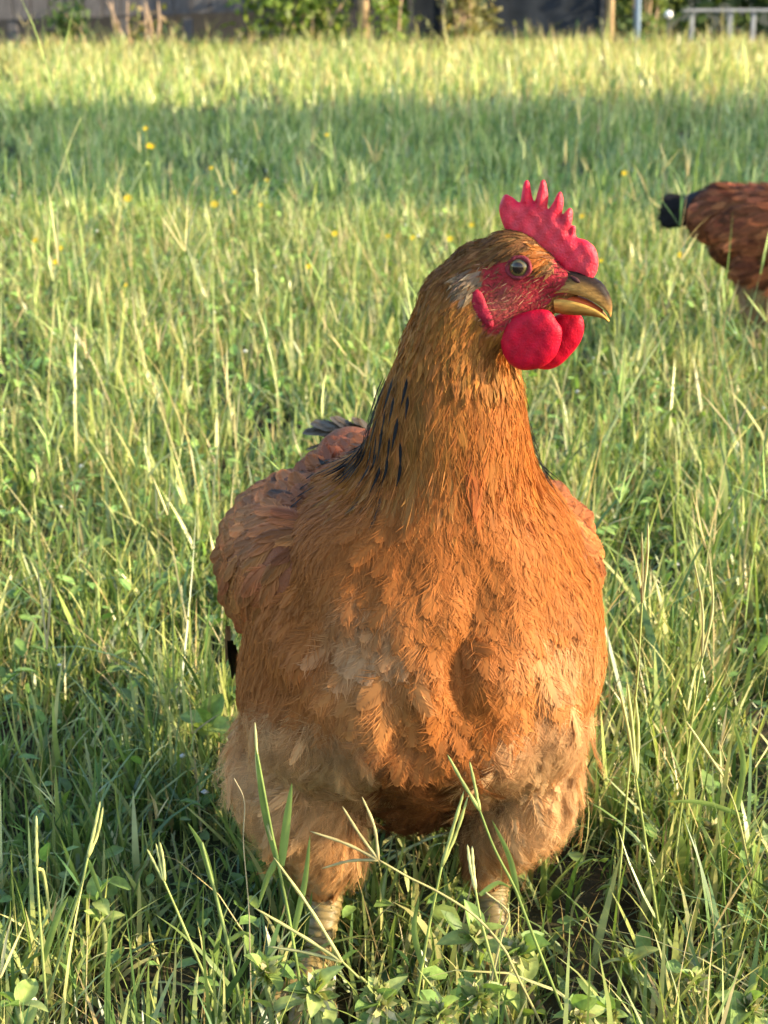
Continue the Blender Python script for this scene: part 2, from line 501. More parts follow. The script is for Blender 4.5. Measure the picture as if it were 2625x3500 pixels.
# tiny white blossoms glinting in the pasture
def specks(name, label, n, y0, y1, size, mat, hz):
    b = field_points(n, y0, y1, 0.3)
    b[:, 2] = hz * (0.5 + rng.random(len(b)))
    uv = np.array([[1, 0, 0], [0, 1, 0], [-1, 0, 0], [0, -1, 0], [0, 0, 0.7], [0, 0, -0.7]]) * size
    V = b[:, None] + uv[None] * (0.5 + rng.random(len(b)))[:, None, None]
    o = (np.arange(len(b)) * 6)[:, None]
    F = np.vstack([o + np.array([f]) for f in ([0, 1, 4], [1, 2, 4], [2, 3, 4], [3, 0, 4], [1, 0, 5], [2, 1, 5], [3, 2, 5], [0, 3, 5])])
    return tag(link(name, np_mesh(name, V.reshape(-1, 3), [F], None), mat), label, 'blossoms', kind='stuff')
specks('tiny_blossoms', 'tiny white blossoms sprinkled through the pasture grass', 240, 1.15, 6.0, 0.0028, M['white_petal'], 0.06)
# ------------------------------------------------------------------ feather machinery
def tri_arrays(me):
    me.calc_loop_triangles()
    t = np.empty(len(me.loop_triangles) * 3, np.int32)
    me.loop_triangles.foreach_get('vertices', t)
    return vco(me), t.reshape(-1, 3)

class Skin:
    """a surface to grow feathers on"""
    def __init__(self, me):
        self.v, self.t = tri_arrays(me)
        self.bvh = BVHTree.FromPolygons([tuple(p) for p in self.v], [tuple(int(i) for i in f) for f in self.t])
        a = self.v[self.t]
        n = np.cross(a[:, 1] - a[:, 0], a[:, 2] - a[:, 0])
        self.area = np.linalg.norm(n, axis=1) / 2
        vn = np.zeros_like(self.v)
        for k in range(3): np.add.at(vn, self.t[:, k], n)
        self.vn = norm(vn)
    def sample(self, n, weight=None, r=None):
        r = r or rng
        w = self.area.copy()
        if weight is not None:
            w *= weight(self.v[self.t].mean(1), norm(self.vn[self.t].mean(1)))
        k = r.choice(len(w), n, p=w / w.sum())
        a, b = r.random((2, n)); s = a + b > 1; a[s], b[s] = 1 - a[s], 1 - b[s]
        c = self.v[self.t[k]]; m = self.vn[self.t[k]]
        p = c[:, 0] * (1 - a - b)[:, None] + c[:, 1] * a[:, None] + c[:, 2] * b[:, None]
        q = m[:, 0] * (1 - a - b)[:, None] + m[:, 1] * a[:, None] + m[:, 2] * b[:, None]
        return p, norm(q)
    def near(self, p):
        L_, N_ = np.empty_like(p), np.empty_like(p)
        for i, x in enumerate(p):
            loc, nn, idx, _ = self.bvh.find_nearest(x)
            L_[i] = loc
            N_[i] = self.vn[self.t[idx]].mean(0)
        return L_, norm(N_)

def thin_out(p, rad):
    """keep points at least rad apart (rad may vary per point)"""
    rad = np.broadcast_to(rad, (len(p),))
    cell = float(rad.max())
    grid, keep = {}, []
    for i, x in enumerate(p):
        k = tuple(np.floor(x / cell).astype(int)); ok = True
        for a in (-1, 0, 1):
            for b in (-1, 0, 1):
                for c in (-1, 0, 1):
                    for j in grid.get((k[0] + a, k[1] + b, k[2] + c), ()):
                        if np.sum((p[j] - x) ** 2) < rad[i] ** 2: ok = False; break
                    if not ok: break
                if not ok: break
            if not ok: break
        if ok:
            grid.setdefault(k, []).append(i); keep.append(i)
    return np.array(keep)

PROF = {
    'round': lambda u: np.clip(u / 0.18, 0, 1) ** 0.6 * np.clip(1 - ((u - 0.45) / 0.56).clip(0) ** 2.6, 0, 1) ** 0.6,
    'point': lambda u: np.clip(u / 0.25, 0, 1) ** 0.7 * np.clip(1 - ((u - 0.3) / 0.71).clip(0) ** 1.5, 0, 1) ** 0.9,
    'long': lambda u: np.clip(u / 0.1, 0, 1) ** 0.6 * np.clip(1 - ((u - 0.75) / 0.26).clip(0) ** 2.2, 0, 1) ** 0.6,
}

def grow(skin, p0, dirs, L, W, base, edge=None, centre=None, prof='round', K=5, h0=0.0004, lift=0.10, lift_j=0.06, nb=9, vane=0.85, fray=0.22, curl=0.0, camber=0.18, hug=True):
    """feathers rooted at p0 running along dirs over the skin. Returns verts, polys, colours"""
    n = len(p0)
    _, n0 = skin.near(p0)
    p, nn = p0.copy(), n0
    t = norm(dirs - nn * np.sum(dirs * nn, 1, keepdims=True))
    SP, NN, TT = [p], [nn], [t]
    for k in range(K):
        q = p + t * (L / K)[:, None]
        if hug:
            q2, n2 = skin.near(q)
            nn = norm(nn * 0.5 + n2 * 0.5)
            p = q2
        else:
            p = q
        t = norm(t - nn * np.sum(t * nn, 1, keepdims=True))
        SP.append(p); NN.append(nn); TT.append(t)
    SP, NN, TT = np.stack(SP, 1), np.stack(NN, 1), np.stack(TT, 1)
    u = np.linspace(0, 1, K + 1)
    lf = np.clip(lift + rng.normal(0, lift_j, n), 0.02, None)
    SP = SP + NN * (h0 + (lf * L)[:, None] * u[None, :] ** 1.2 - (curl * L)[:, None] * u[None, :] ** 3 if np.ndim(curl) else h0 + (lf * L)[:, None] * u[None, :] ** 1.2 - curl * L[:, None] * u[None, :] ** 3)[..., None]
    BB = norm(np.cross(NN, TT))
    pf = PROF[prof]
    if edge is None: edge = base * 1.15
    if centre is None: centre = base * 0.9
    def at(uu):
        """interpolate spine frames at parameter array uu (n, m)"""
        x = np.clip(uu, 0, 1) * K; i = np.minimum(x.astype(int), K - 1); f = (x - i)[..., None]
        r = np.arange(n)[:, None]
        s = SP[r, i] * (1 - f) + SP[r, i + 1] * f
        b = BB[r, i] * (1 - f) + BB[r, i + 1] * f
        m = NN[r, i] * (1 - f) + NN[r, i + 1] * f
        tt = TT[r, i]
        s = s + tt * ((uu - np.clip(uu, 0, 1)) * L[:, None])[..., None]
        return s, b, m
    V, C, polys, off = [], [], [], 0
    if vane > 0:
        rows = np.array([0, 0.2, 0.45, 0.7, 0.88, 1.0] if K > 3 else [0, 0.35, 0.75, 1.0]); m = len(rows)
        s, b, nrm = at(np.repeat(rows[None], n, 0))
        w = (pf(rows) * vane)[None, :] * W[:, None]
        le, ri = s - b * w[..., None] - nrm * (w * camber)[..., None], s + b * w[..., None] - nrm * (w * camber)[..., None]
        v = np.stack([le, s, ri], 2)                       # n, m, 3, 3
        c = np.empty((n, m, 3, 3))
        e = rows[None, :, None]
        ed = base[:, None] * (1 - e * 0.7) + edge[:, None] * e * 0.7
        ce = base[:, None] * (1 - e) + centre[:, None] * e
        c[:, :, 0] = ed; c[:, :, 2] = ed; c[:, :, 1] = ce
        V.append(v.reshape(-1, 3)); C.append(c.reshape(-1, 3))
        o = (np.arange(n) * m * 3)[:, None]
        for k in range(m - 1):
            a = k * 3
            polys.append(o + np.array([[a, a + 1, a + 4, a + 3]])); polys.append(o + np.array([[a + 1, a + 2, a + 5, a + 4]]))
        off = n * m * 3
    quads = [np.vstack(polys)] if polys else []
    tris = []
    if nb:
        for sgn in (-1, 1):
            ur = (np.linspace(0.04, 0.93, nb)[None] + rng.normal(0, 0.02, (n, nb))).clip(0.0, 0.97)
            ue = np.minimum(ur + (0.26 + 0.16 * rng.random((n, nb))) * (1 if vane > 0 else 1.2), 1.06 + 0.12 * rng.random((n, nb)))
            s0, b0, m0 = at(ur)
            se, be, mn = at(ue)
            wid = pf(np.clip(ue, 0, 0.93)) * W[:, None] * (1 - fray * 0.3 + fray * rng.random((n, nb)))
            if vane > 0:
                inn = pf(ur) * W[:, None] * vane * 0.35
                s0 = s0 + b0 * (sgn * inn)[..., None] + m0 * 0.00025
            tip = se + be * (sgn * wid)[..., None] + mn * ((rng.normal(0.02, 0.10, (n, nb)) - camber * 0.6) * W[:, None])[..., None]
            bw = L[:, None] / nb * (0.40 if vane > 0 else 0.16)
            tdir = TT[np.arange(n)[:, None], np.minimum((ur * K).astype(int), K)]
            a, b_ = s0 - tdir * bw[..., None], s0 + tdir * bw[..., None]
            v = np.stack([a, b_, tip], 2)
            e = np.clip(ue, 0, 1)[..., None]
            cb = base[:, None] * (1 - e * 0.5) + edge[:, None] * e * 0.5
            jit = 1 + rng.normal(0, 0.10, (n, nb, 1))
            ct = (base[:, None] * 0.35 + edge[:, None] * 0.65) * jit
            if centre is not None:
                cb = cb * 0.6 + (base[:, None] * (1 - e) + centre[:, None] * e) * 0.4
            c = np.stack([cb * jit, cb * jit, ct], 2)
            V.append(v.reshape(-1, 3)); C.append(c.reshape(-1, 3))
            tris.append(np.arange(n * nb * 3).reshape(-1, 3) + off); off += n * nb * 3
    P_ = quads + ([np.vstack(tris)] if tris else [])
    return np.vstack(V), P_, np.vstack(C).clip(0.002, 0.95)

def plume(name, skin, p0, dirs, L, W, base, mat, parent, label=None, **kw):
    v, p, c = grow(skin, p0, dirs, L, W, base, **kw)
    o = link(name, np_mesh(name, v, p, c), mat, parent)
    o['kind'] = 'stuff'
    if label: o['label'] = label
    return o

def jitter_c(base, n, s=0.16, h=0.05):
    return np.array(base)[None] * np.exp(rng.normal(0, s, (n, 1))) * np.exp(rng.normal(0, h, (n, 3)))

def smoothstep(a, b, x):
    t = np.clip((x - a) / (b - a), 0, 1)
    return t * t * (3 - 2 * t)

# ------------------------------------------------------------------ the hen
HF = norm(np.array([0.945, -0.327, 0.0]))          # where the head points
HN = np.array([HF[1], -HF[0], 0.0])                # sideways, towards the camera
if HN[1] > 0: HN = -HN
H0 = P(1770, 915, 0.955)

def HS(cx, cy, off=0.0):
    """point of the head's mirror plane (moved sideways by off) seen at a crop pixel"""
    px, py = 1300 + cx / 1.8433, 550 + cy / 1.8433
    d = ray(px, py)
    o = H0 + HN * off
    k = np.dot(o - CAM, HN) / np.dot(d, HN)
    return CAM + d * k

def hc(p):
    """head-plane coordinates (forward, up, side) of world points"""
    q = np.asarray(p) - H0
    return q @ HF, q[..., 2], q @ HN

def H2(cx, cy):
    f, u, _ = hc(HS(cx, cy)); return float(f), float(u)

def HP(f, u, s):
    return H0 + np.multiply.outer(np.asarray(f), HF) + np.multiply.outer(np.asarray(u), np.array([0, 0, 1.0])) + np.multiply.outer(np.asarray(s), HN)

hen = empty('hen', (0.01, 1.0, 0.0))
tag(hen, 'large orange brown hen facing the camera with red comb, head turned sideways', 'hen')

def ring(py, xl, xr, Yc, df, db, n=28, pw=2.3):
    a, b = P(xl, py, Yc), P(xr, py, Yc)
    cx, rx, z = (a[0] + b[0]) / 2, (b[0] - a[0]) / 2, (a[2] + b[2]) / 2
    out = []
    for i in range(n):
        t = 2 * math.pi * i / n
        c, s = math.cos(t), math.sin(t)
        x = math.copysign(abs(c) ** (2 / pw), c) * rx
        y = math.copysign(abs(s) ** (2 / pw), s) * (db if s > 0 else df)
        out.append((cx + x, Yc + y, z))
    return out

bm = bmesh.new()
trunk = [(950, 1500, 1690, .966, .022, .024), (1050, 1432, 1705, .970, .026, .030), (1150, 1390, 1725, .975, .030, .036), (1250, 1350, 1762, .980, .036, .042),
         (1350, 1310, 1785, .985, .044, .048), (1450, 1284, 1795, .990, .052, .055), (1550, 1260, 1810, 1.0, .063, .07), (1640, 1188, 1845, 1.01, .078, .10),
         (1720, 1045, 1915, 1.02, .094, .14), (1800, 950, 1975, 1.03, .108, .17), (1900, 900, 2025, 1.035, .120, .19), (2000, 876, 2045, 1.04, .128, .2),
         (2100, 846, 2055, 1.04, .132, .2), (2200, 822, 2055, 1.04, .132, .2), (2300, 820, 2045, 1.04, .128, .2), (2380, 838, 2025, 1.04, .120, .19),
         (2440, 868, 1998, 1.04, .108, .18), (2500, 930, 1950, 1.045, .085, .17), (2570, 985, 1870, 1.05, .062, .16), (2680, 1130, 1720, 1.06, .040, .14), (2760, 1230, 1620, 1.065, .028, .1)]
bm_loft(bm, [ring(*r) for r in trunk])
bm_ball(bm, (0.008, 1.17, 0.235), (0.098, 0.155, 0.085), 4, Matrix.Rotation(R(-6), 3, 'X'))
thL = [(2420, 830, 1250, 1.05, .05, .07), (2500, 815, 1295, 1.05, .06, .085), (2600, 788, 1290, 1.05, .062, .09), (2700, 812, 1272, 1.05, .058, .085), (2800, 860, 1258, 1.048, .048, .07),
       (2880, 935, 1235, 1.042, .038, .052), (2950, 985, 1212, 1.035, .028, .036), (3010, 1025, 1190, 1.03, .018, .022), (3060, 1050, 1165, 1.028, .011, .013)]
thR = [(2420, 1590, 1960, 1.05, .05, .07), (2500, 1570, 1965, 1.05, .058, .085), (2580, 1565, 1978, 1.05, .06, .09), (2650, 1568, 1968, 1.05, .057, .085), (2730, 1572, 1960, 1.05, .05, .07),
       (2810, 1580, 1905, 1.048, .042, .055), (2890, 1590, 1850, 1.045, .032, .04), (2950, 1600, 1790, 1.04, .022, .028), (3010, 1615, 1740, 1.038, .012, .014)]
for th in (thL, thR): bm_loft(bm, [ring(*r, n=22, pw=2.0) for r in th])
# head: skull, brow, muzzle, cheek, throat and nape
for cx, cy, rf, ru, side, off in ((830, 655, .0205, .0195, .0150, 0), (960, 690, .0165, .0135, .0120, 0), (1080, 745, .0125, .0095, .0085, 0), (1165, 775, .0100, .0088, .0074, 0),
                              (820, 830, .020, .0195, .0145, 0), (980, 880, .013, .0095, .0095, 0), (640, 760, .021, .0225, .0165, 0), (700, 960, .021, .021, .0175, 0), (520, 930, .025, .027, .021, 0), (900, 585, .011, .007, .0125, 0)):
    bm_ball(bm, HS(cx, cy, off), (rf, side, ru), 3, Matrix((HF, HN, (0, 0, 1))).transposed())
body_me = remesh(bm_mesh('body', bm), 0.0024, 7, 0.5)
# ruffles: clumps of plumage on the breast, a cleft down its middle
_v = vco(body_me)
_sk = Skin(body_me)
_px, _py = project(_v)
_w = smoothstep(1650, 1900, _py) * smoothstep(1.12, 1.03, _v[:, 1])
_X, _Z = _v[:, 0] * 100, _v[:, 2] * 100
_a = np.zeros(len(_v))
_r = np.random.default_rng(21)
for _k in range(9):
    _t = _r.random() * 6.28; _f = 0.9 + 1.3 * _r.random()
    _a += np.sin(_f * (_X * math.cos(_t) * 1.25 + _Z * math.sin(_t) * 0.75) + _r.random() * 6.28)
_low = smoothstep(1900, 2250, _py) * np.exp(-((_px - 1480) / 380) ** 2)
_d = _a / 3 * (0.0015 + 0.0022 * _low) - 0.007 * np.exp(-((_px - 1590 + (_py - 2200) * 0.25) / 55) ** 2) * np.exp(-((_py - 2250) / 230) ** 2)
_v = _v + _sk.vn * (_d * _w)[:, None]
body_me.vertices.foreach_set('co', _v.astype(np.float32).ravel())
body_me.update()
skin = Skin(body_me)
bv = skin.v

FACE = [H2(*q) for q in ((668, 640), (720, 600), (790, 575), (880, 568), (945, 590), (1005, 645), (1075, 682), (1105, 655), (1085, 585), (1290, 590), (1340, 770), (1230, 830), (1130, 850), (1120, 980), (1000, 985), (880, 1010), (790, 1070), (710, 1060), (680, 960), (655, 850), (640, 790), (690, 745), (690, 690))]
EAR = [H2(*q) for q in ((545, 700), (620, 655), (700, 670), (730, 740), (700, 800), (610, 810), (550, 790))]
f_, u_, s_ = hc(bv)
infc = in_poly(f_, u_, FACE)
dfc = poly_dist(f_, u_, FACE)
px_, py_ = project(bv)
cc = np.tile(np.array([0.30, 0.13, 0.045]), (len(bv), 1))
red = np.array([0.27, 0.016, 0.024])
m_ = np.clip(np.where(infc, dfc, -dfc) / 0.002 + 0.6, 0, 1)[:, None]
pale = np.exp(-((f_ - H2(820, 860)[0]) ** 2 + (u_ - H2(820, 860)[1]) ** 2) / 0.008 ** 2)[:, None]
cc = cc * (1 - m_) + (red * (1 - 0.55 * pale) + np.array([0.22, 0.09, 0.055]) * 0.55 * pale) * m_
thigh_z = (bv[:, 2] < 0.135)
cc[thigh_z & ~infc] = np.array([0.42, 0.27, 0.13])
set_cols(body_me, cc)
link('body', body_me, M['body'], hen)

# ---- plumage
head_c = H0 + np.array([-0.01, 0.0, 0.0])
def flow(p, nrm):
    """which way the feathers lie"""
    d = np.tile(np.array([0.0, 0.02, -1.0]), (len(p), 1))
    px, py = project(p)
    # head and upper neck: back and down from the beak
    wh = np.exp(-np.sum((p - H0) ** 2, 1) / 0.045 ** 2)[:, None]
    d = d * (1 - wh) + (-HF * 0.9 + np.array([0, 0, -0.55])) * wh
    # shoulders and breast spread outwards
    out = np.clip((p[:, 0] - 0.03) / 0.1, -1, 1) * smoothstep(1400, 1800, py)
    d[:, 0] += np.where(out < 0, 0.75, 0.45) * out
    # back: to the rear
    wb = smoothstep(1.03, 1.12, p[:, 1])[:, None] * smoothstep(-0.1, 0.5, nrm[:, 2])[:, None]
    d = d * (1 - wb) + np.array([-0.12, 1.0, -0.2]) * wb
    wt = smoothstep(1.04, 1.12, p[:, 1])[:, None] * 0.5
    d = d + np.array([0, 1.0, 0]) * wt
    return d

def face_free(p, grow_=0.0):
    f, u, s = hc(p)
    near = np.hypot(f, u) < 0.06
    return ~(near & (in_poly(f, u, FACE) & (poly_dist(f, u, FACE) > 0.0012)))

def noise2(a, b, s, f):
    r = np.random.default_rng(s); v = 0
    for k in range(5):
        t = r.random() * 6.28
        v = v + np.sin(f * (0.7 + r.random()) * (a * math.cos(t) + b * math.sin(t)) + r.random() * 6.28)
    return v / 3.0

ORANGE, BUFF, CREAM = np.array([0.315, 0.106, 0.023]), np.array([0.38, 0.170, 0.052]), np.array([0.50, 0.305, 0.150])
GOLD, RUST, BLACK = np.array([0.29, 0.12, 0.028]), np.array([0.24, 0.075, 0.026]), np.array([0.012, 0.012, 0.014])
CROWN = np.array([0.16, 0.075, 0.028])

def body_colour(p):
    px, py = project(p)
    n = len(p)
    c = np.tile(ORANGE, (n, 1))
    nz = noise2(px / 100.0, py / 100.0, 3, 1.1)[:, None]
    # pale patches low on the breast, on the thighs and under the wings
    def blend(c, col_, w): return c * (1 - w) + col_ * w
    def blob(x, y, rx, ry): return np.exp(-(((px - x) / rx) ** 2 + ((py - y) / ry) ** 2))[:, None]
    c = blend(c, BUFF, np.clip(0.3 + 0.5 * nz, 0, 0.75) * smoothstep(1750, 2300, py)[:, None])
    c = blend(c, np.array([0.42, 0.29, 0.17]), (0.22 + 0.25 * nz) * np.clip(blob(1210, 2120, 110, 110) + blob(1310, 2180, 110, 60), 0, 1))
    c = blend(c, CREAM, np.clip(0.55 + 0.3 * nz, 0, 1) * blob(1880, 2200, 150, 80))
    c = blend(c, CREAM, 0.5 * np.clip(blob(1920, 2600, 160, 110) + blob(860, 2600, 170, 190) + blob(1130, 2520, 220, 90), 0, 1))
    c = blend(c, np.array([0.33, 0.12, 0.035]), 0.8 * np.clip(blob(1000, 2370, 230, 130) + blob(1450, 2600, 170, 160), 0, 1))
    c = blend(c, np.array([0.36, 0.14, 0.045]), 0.6 * blob(1080, 2900, 110, 90))
    return c

# neck hackle (long pointed feathers), crown (short), breast (rounded), down on thighs and belly, back
allp, alln = skin.sample(42000)
ok = face_free(allp)
allp, alln = allp[ok], alln[ok]
apx, apy = project(allp)
hd = np.linalg.norm(allp - (H0 - HF * 0.012), axis=1)
front = allp[:, 1] < 1.12
is_head = (hd < 0.042) | (apy < 985)
is_neck = ~is_head & (apy < 1600) & (allp[:, 1] < 1.08)
HEM = np.interp(apx, [840, 1000, 1150, 1280, 1380, 1460, 1560, 1650, 1780, 2000], [2380, 2420, 2440, 2490, 2560, 2610, 2540, 2470, 2430, 2380])
HEM = HEM + 38 * noise2(apx / 60.0, apy / 60.0, 31, 1.0)
is_fluff = ~is_head & ~is_neck & ((apy > HEM) | ((allp[:, 1] > 1.15) & (alln[:, 2] < -0.1)))
is_back = ~is_head & ~is_neck & ~is_fluff & (allp[:, 1] > 1.07) & (alln[:, 1] > -0.2)
is_breast = ~(is_head | is_neck | is_fluff | is_back)

def region(mask, rad, n_max):
    i = np.where(mask)[0]; rng.shuffle(i)
    k = thin_out(allp[i], rad)
    return i[k][:n_max]

hp, hn_ = skin.sample(9000, lambda c, n: (np.linalg.norm(c - (H0 - HF * 0.012), axis=1) < 0.062).astype(float) + 1e-6)
k = face_free(hp) & (np.linalg.norm(hp - (H0 - HF * 0.012), axis=1) < 0.06)
hp, hn_ = hp[k], hn_[k]
kk = thin_out(hp, 0.0017); hp, hn_ = hp[kk], hn_[kk]
n = len(hp); f, u, s = hc(hp)
c = jitter_c(CROWN, n, 0.25)
low = smoothstep(0.010, -0.03, u)[:, None]
c = c * (1 - low) + jitter_c(GOLD, n, 0.22) * low
ear = (in_poly(f, u, EAR) | (poly_dist(f, u, EAR) < 0.0015))
c[ear] = jitter_c(np.array([0.20, 0.135, 0.085]), ear.sum(), 0.35)
brow = (np.hypot(f - H2(1020, 600)[0], (u - H2(1020, 600)[1]) * 1.3) < 0.0072)
c[brow] = jitter_c(ORANGE * 1.0, brow.sum(), 0.2)
g = smoothstep(0.03, 0.06, np.hypot(f + 0.012, u))
plume('head_feathers', skin, hp, flow(hp, hn_) + rng.normal(0, 0.12, (n, 3)), 0.008 + 0.010 * g + 0.002 * rng.random(n), 0.0016 + 0.0016 * g, c, M['feather'], hen, prof='point', K=3, nb=4, lift=0.10, lift_j=0.04, h0=0.0002, fray=0.5)

i = region(is_neck, 0.0031, 6000); p, nr = allp[i], alln[i]; n = len(i)
px, py = project(p)
c = jitter_c(GOLD, n, 0.16)
fr = (smoothstep(1440, 1640, px) * smoothstep(1150, 1320, py))[:, None]     # throat and foreneck are orange
c = c * (1 - fr) + jitter_c(ORANGE, n, 0.13) * fr
lo = (smoothstep(1330, 1560, py))[:, None] * (1 - fr)
c = c * (1 - lo) + jitter_c(np.array([0.36, 0.155, 0.042]), n, 0.14) * lo
cen = c * 0.82
blk = (px < 1455 - (py - 1300) * 0.1) & (py > 1255) & (rng.random(n) < 0.10)
blk |= (p[:, 1] > 1.0) & (py > 1300) & (rng.random(n) < 0.12)
cen[blk] = BLACK
base = c.copy(); base[blk] = base[blk] * 0.12 + BLACK * 0.88
L = (0.020 + 0.020 * smoothstep(1000, 1400, py)) * (0.8 + 0.4 * rng.random(n))
plume('neck_hackle', skin, p, flow(p, nr) + rng.normal(0, 0.13, (n, 3)), L, L * 0.16 + 0.001, base, M['feather'], hen, edge=c * 1.12, centre=cen, prof='point', K=5, nb=10, lift=0.022, lift_j=0.015, fray=0.5)

# black streaks in the lower hackle and on the shoulder
i = np.where(is_neck & (apy > 1290) & (apx < 1420 - (apy - 1300) * 0.10) | ((apy > 1540) & (apy < 1740) & (apx > 960) & (apx < 1190) & (allp[:, 1] < 1.12) & (np.random.default_rng(5).random(len(apx)) < 0.06)) | (is_neck & (allp[:, 1] > 1.0) & (apy > 1300) & (apx > 1500)))[0]
rng.shuffle(i); i = i[thin_out(allp[i], 0.0080)][:150]; p, nr = allp[i], alln[i]; n = len(i)
px, py = project(p)
L = (0.013 + 0.009 * rng.random(n)) * (1 + 0.2 * smoothstep(1500, 1700, py))
c = np.tile(BLACK, (n, 1))
plume('streak_feathers', skin, p, flow(p, nr) + np.where((px < 1250)[:, None], np.array([[-.35, .1, 0]]), 0) + rng.normal(0, 0.08, (n, 3)), L, L * 0.075 + .0003, c, M['feather'], hen, edge=c, centre=c, prof='point', K=5, nb=7, h0=0.0040, lift=0.06, lift_j=0.03, fray=0.4)

i = region(is_breast, 0.0047, 6500); p, nr = allp[i], alln[i]; n = len(i)
px, py = project(p)
c = body_colour(p) * np.exp(rng.normal(0, 0.09, (n, 1)))
messy = np.exp(-(((px - 1480) / 260) ** 2 + ((py - 2350) / 420) ** 2))
L = (0.019 + 0.008 * smoothstep(1600, 2300, py)) * (0.75 + 0.5 * rng.random(n))
plume('breast_feathers', skin, p, flow(p, nr) + rng.normal(0, 1, (n, 3)) * (0.14 + 0.35 * messy)[:, None], L, L * (0.31 + 0.07 * rng.random(n)), c, M['feather'], hen, edge=c * 1.16 + 0.004, centre=c * 0.9, prof='round', K=5, nb=19, vane=0.6, lift=0.045 + 0.10 * messy, lift_j=0.03, fray=0.5)

fp, fn = skin.sample(13000, lambda c, n: ((c[:, 1] < 1.1) & (c[:, 2] < 0.40)).astype(float) + 1e-7)
fx_, fy_ = project(fp); k = (fy_ > 1100) & (fy_ < 2520); fp, fn = fp[k], fn[k]; fx_, fy_ = fx_[k], fy_[k]; n = len(fp)
up_ = smoothstep(1700, 1550, fy_)[:, None] * (1 - smoothstep(1440, 1640, fx_)[:, None])
c = (body_colour(fp) * (1 - up_) + GOLD * up_) * np.exp(rng.normal(0.04, 0.12, (n, 1)))
L = 0.0085 * (0.6 + 0.8 * rng.random(n))
plume('fine_filaments', skin, fp, flow(fp, fn) + rng.normal(0, 0.28, (n, 3)), L, np.full(n, 0.00024), c, M['feather'], hen, edge=c * 1.1, prof='point', K=3, nb=0, vane=1.0, h0=0.0018, lift=0.06, lift_j=0.06)

i = region(is_fluff, 0.0046, 5200); p, nr = allp[i], alln[i]; n = len(i)
px, py = project(p)
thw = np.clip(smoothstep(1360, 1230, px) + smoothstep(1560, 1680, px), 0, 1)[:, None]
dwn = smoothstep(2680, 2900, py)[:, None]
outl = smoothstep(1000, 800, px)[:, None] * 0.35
c = np.array([0.14, 0.052, 0.018]) * (1 - thw) + (CREAM * (1 + outl) * (1 - dwn) + np.array([0.42, 0.225, 0.088]) * dwn) * thw  # brown belly centre, darkened in colour to paint the shaded hollow
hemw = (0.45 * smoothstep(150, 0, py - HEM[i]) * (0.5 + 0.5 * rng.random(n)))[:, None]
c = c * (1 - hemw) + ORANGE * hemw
c = c * np.exp(rng.normal(0, 0.14, (n, 1)))
L = (0.034 - 0.018 * smoothstep(2750, 3000, py)) * (0.7 + 0.5 * rng.random(n))
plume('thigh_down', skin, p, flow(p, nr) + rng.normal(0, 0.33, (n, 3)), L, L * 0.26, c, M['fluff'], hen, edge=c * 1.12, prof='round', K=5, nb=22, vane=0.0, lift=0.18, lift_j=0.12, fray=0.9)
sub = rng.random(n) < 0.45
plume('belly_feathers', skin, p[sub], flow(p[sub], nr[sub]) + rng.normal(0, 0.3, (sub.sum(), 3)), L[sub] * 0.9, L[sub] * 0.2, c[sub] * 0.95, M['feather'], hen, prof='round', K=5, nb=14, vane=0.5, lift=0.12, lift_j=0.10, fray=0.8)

i = region(is_back, 0.0085, 1500); p, nr = allp[i], alln[i]; n = len(i)
c = jitter_c(RUST, n, 0.18)
d = (p[:, 2] < 0.2)
c[d] = jitter_c(CREAM, d.sum(), 0.15)
plume('back_feathers', skin, p, flow(p, nr) + rng.normal(0, 0.15, (n, 3)), 0.040 * (0.8 + 0.4 * rng.random(n)), np.full(n, 0.0085), c, M['feather'], hen, edge=c * 1.5, centre=c * 0.7, prof='round', K=4, nb=9, lift=0.07)

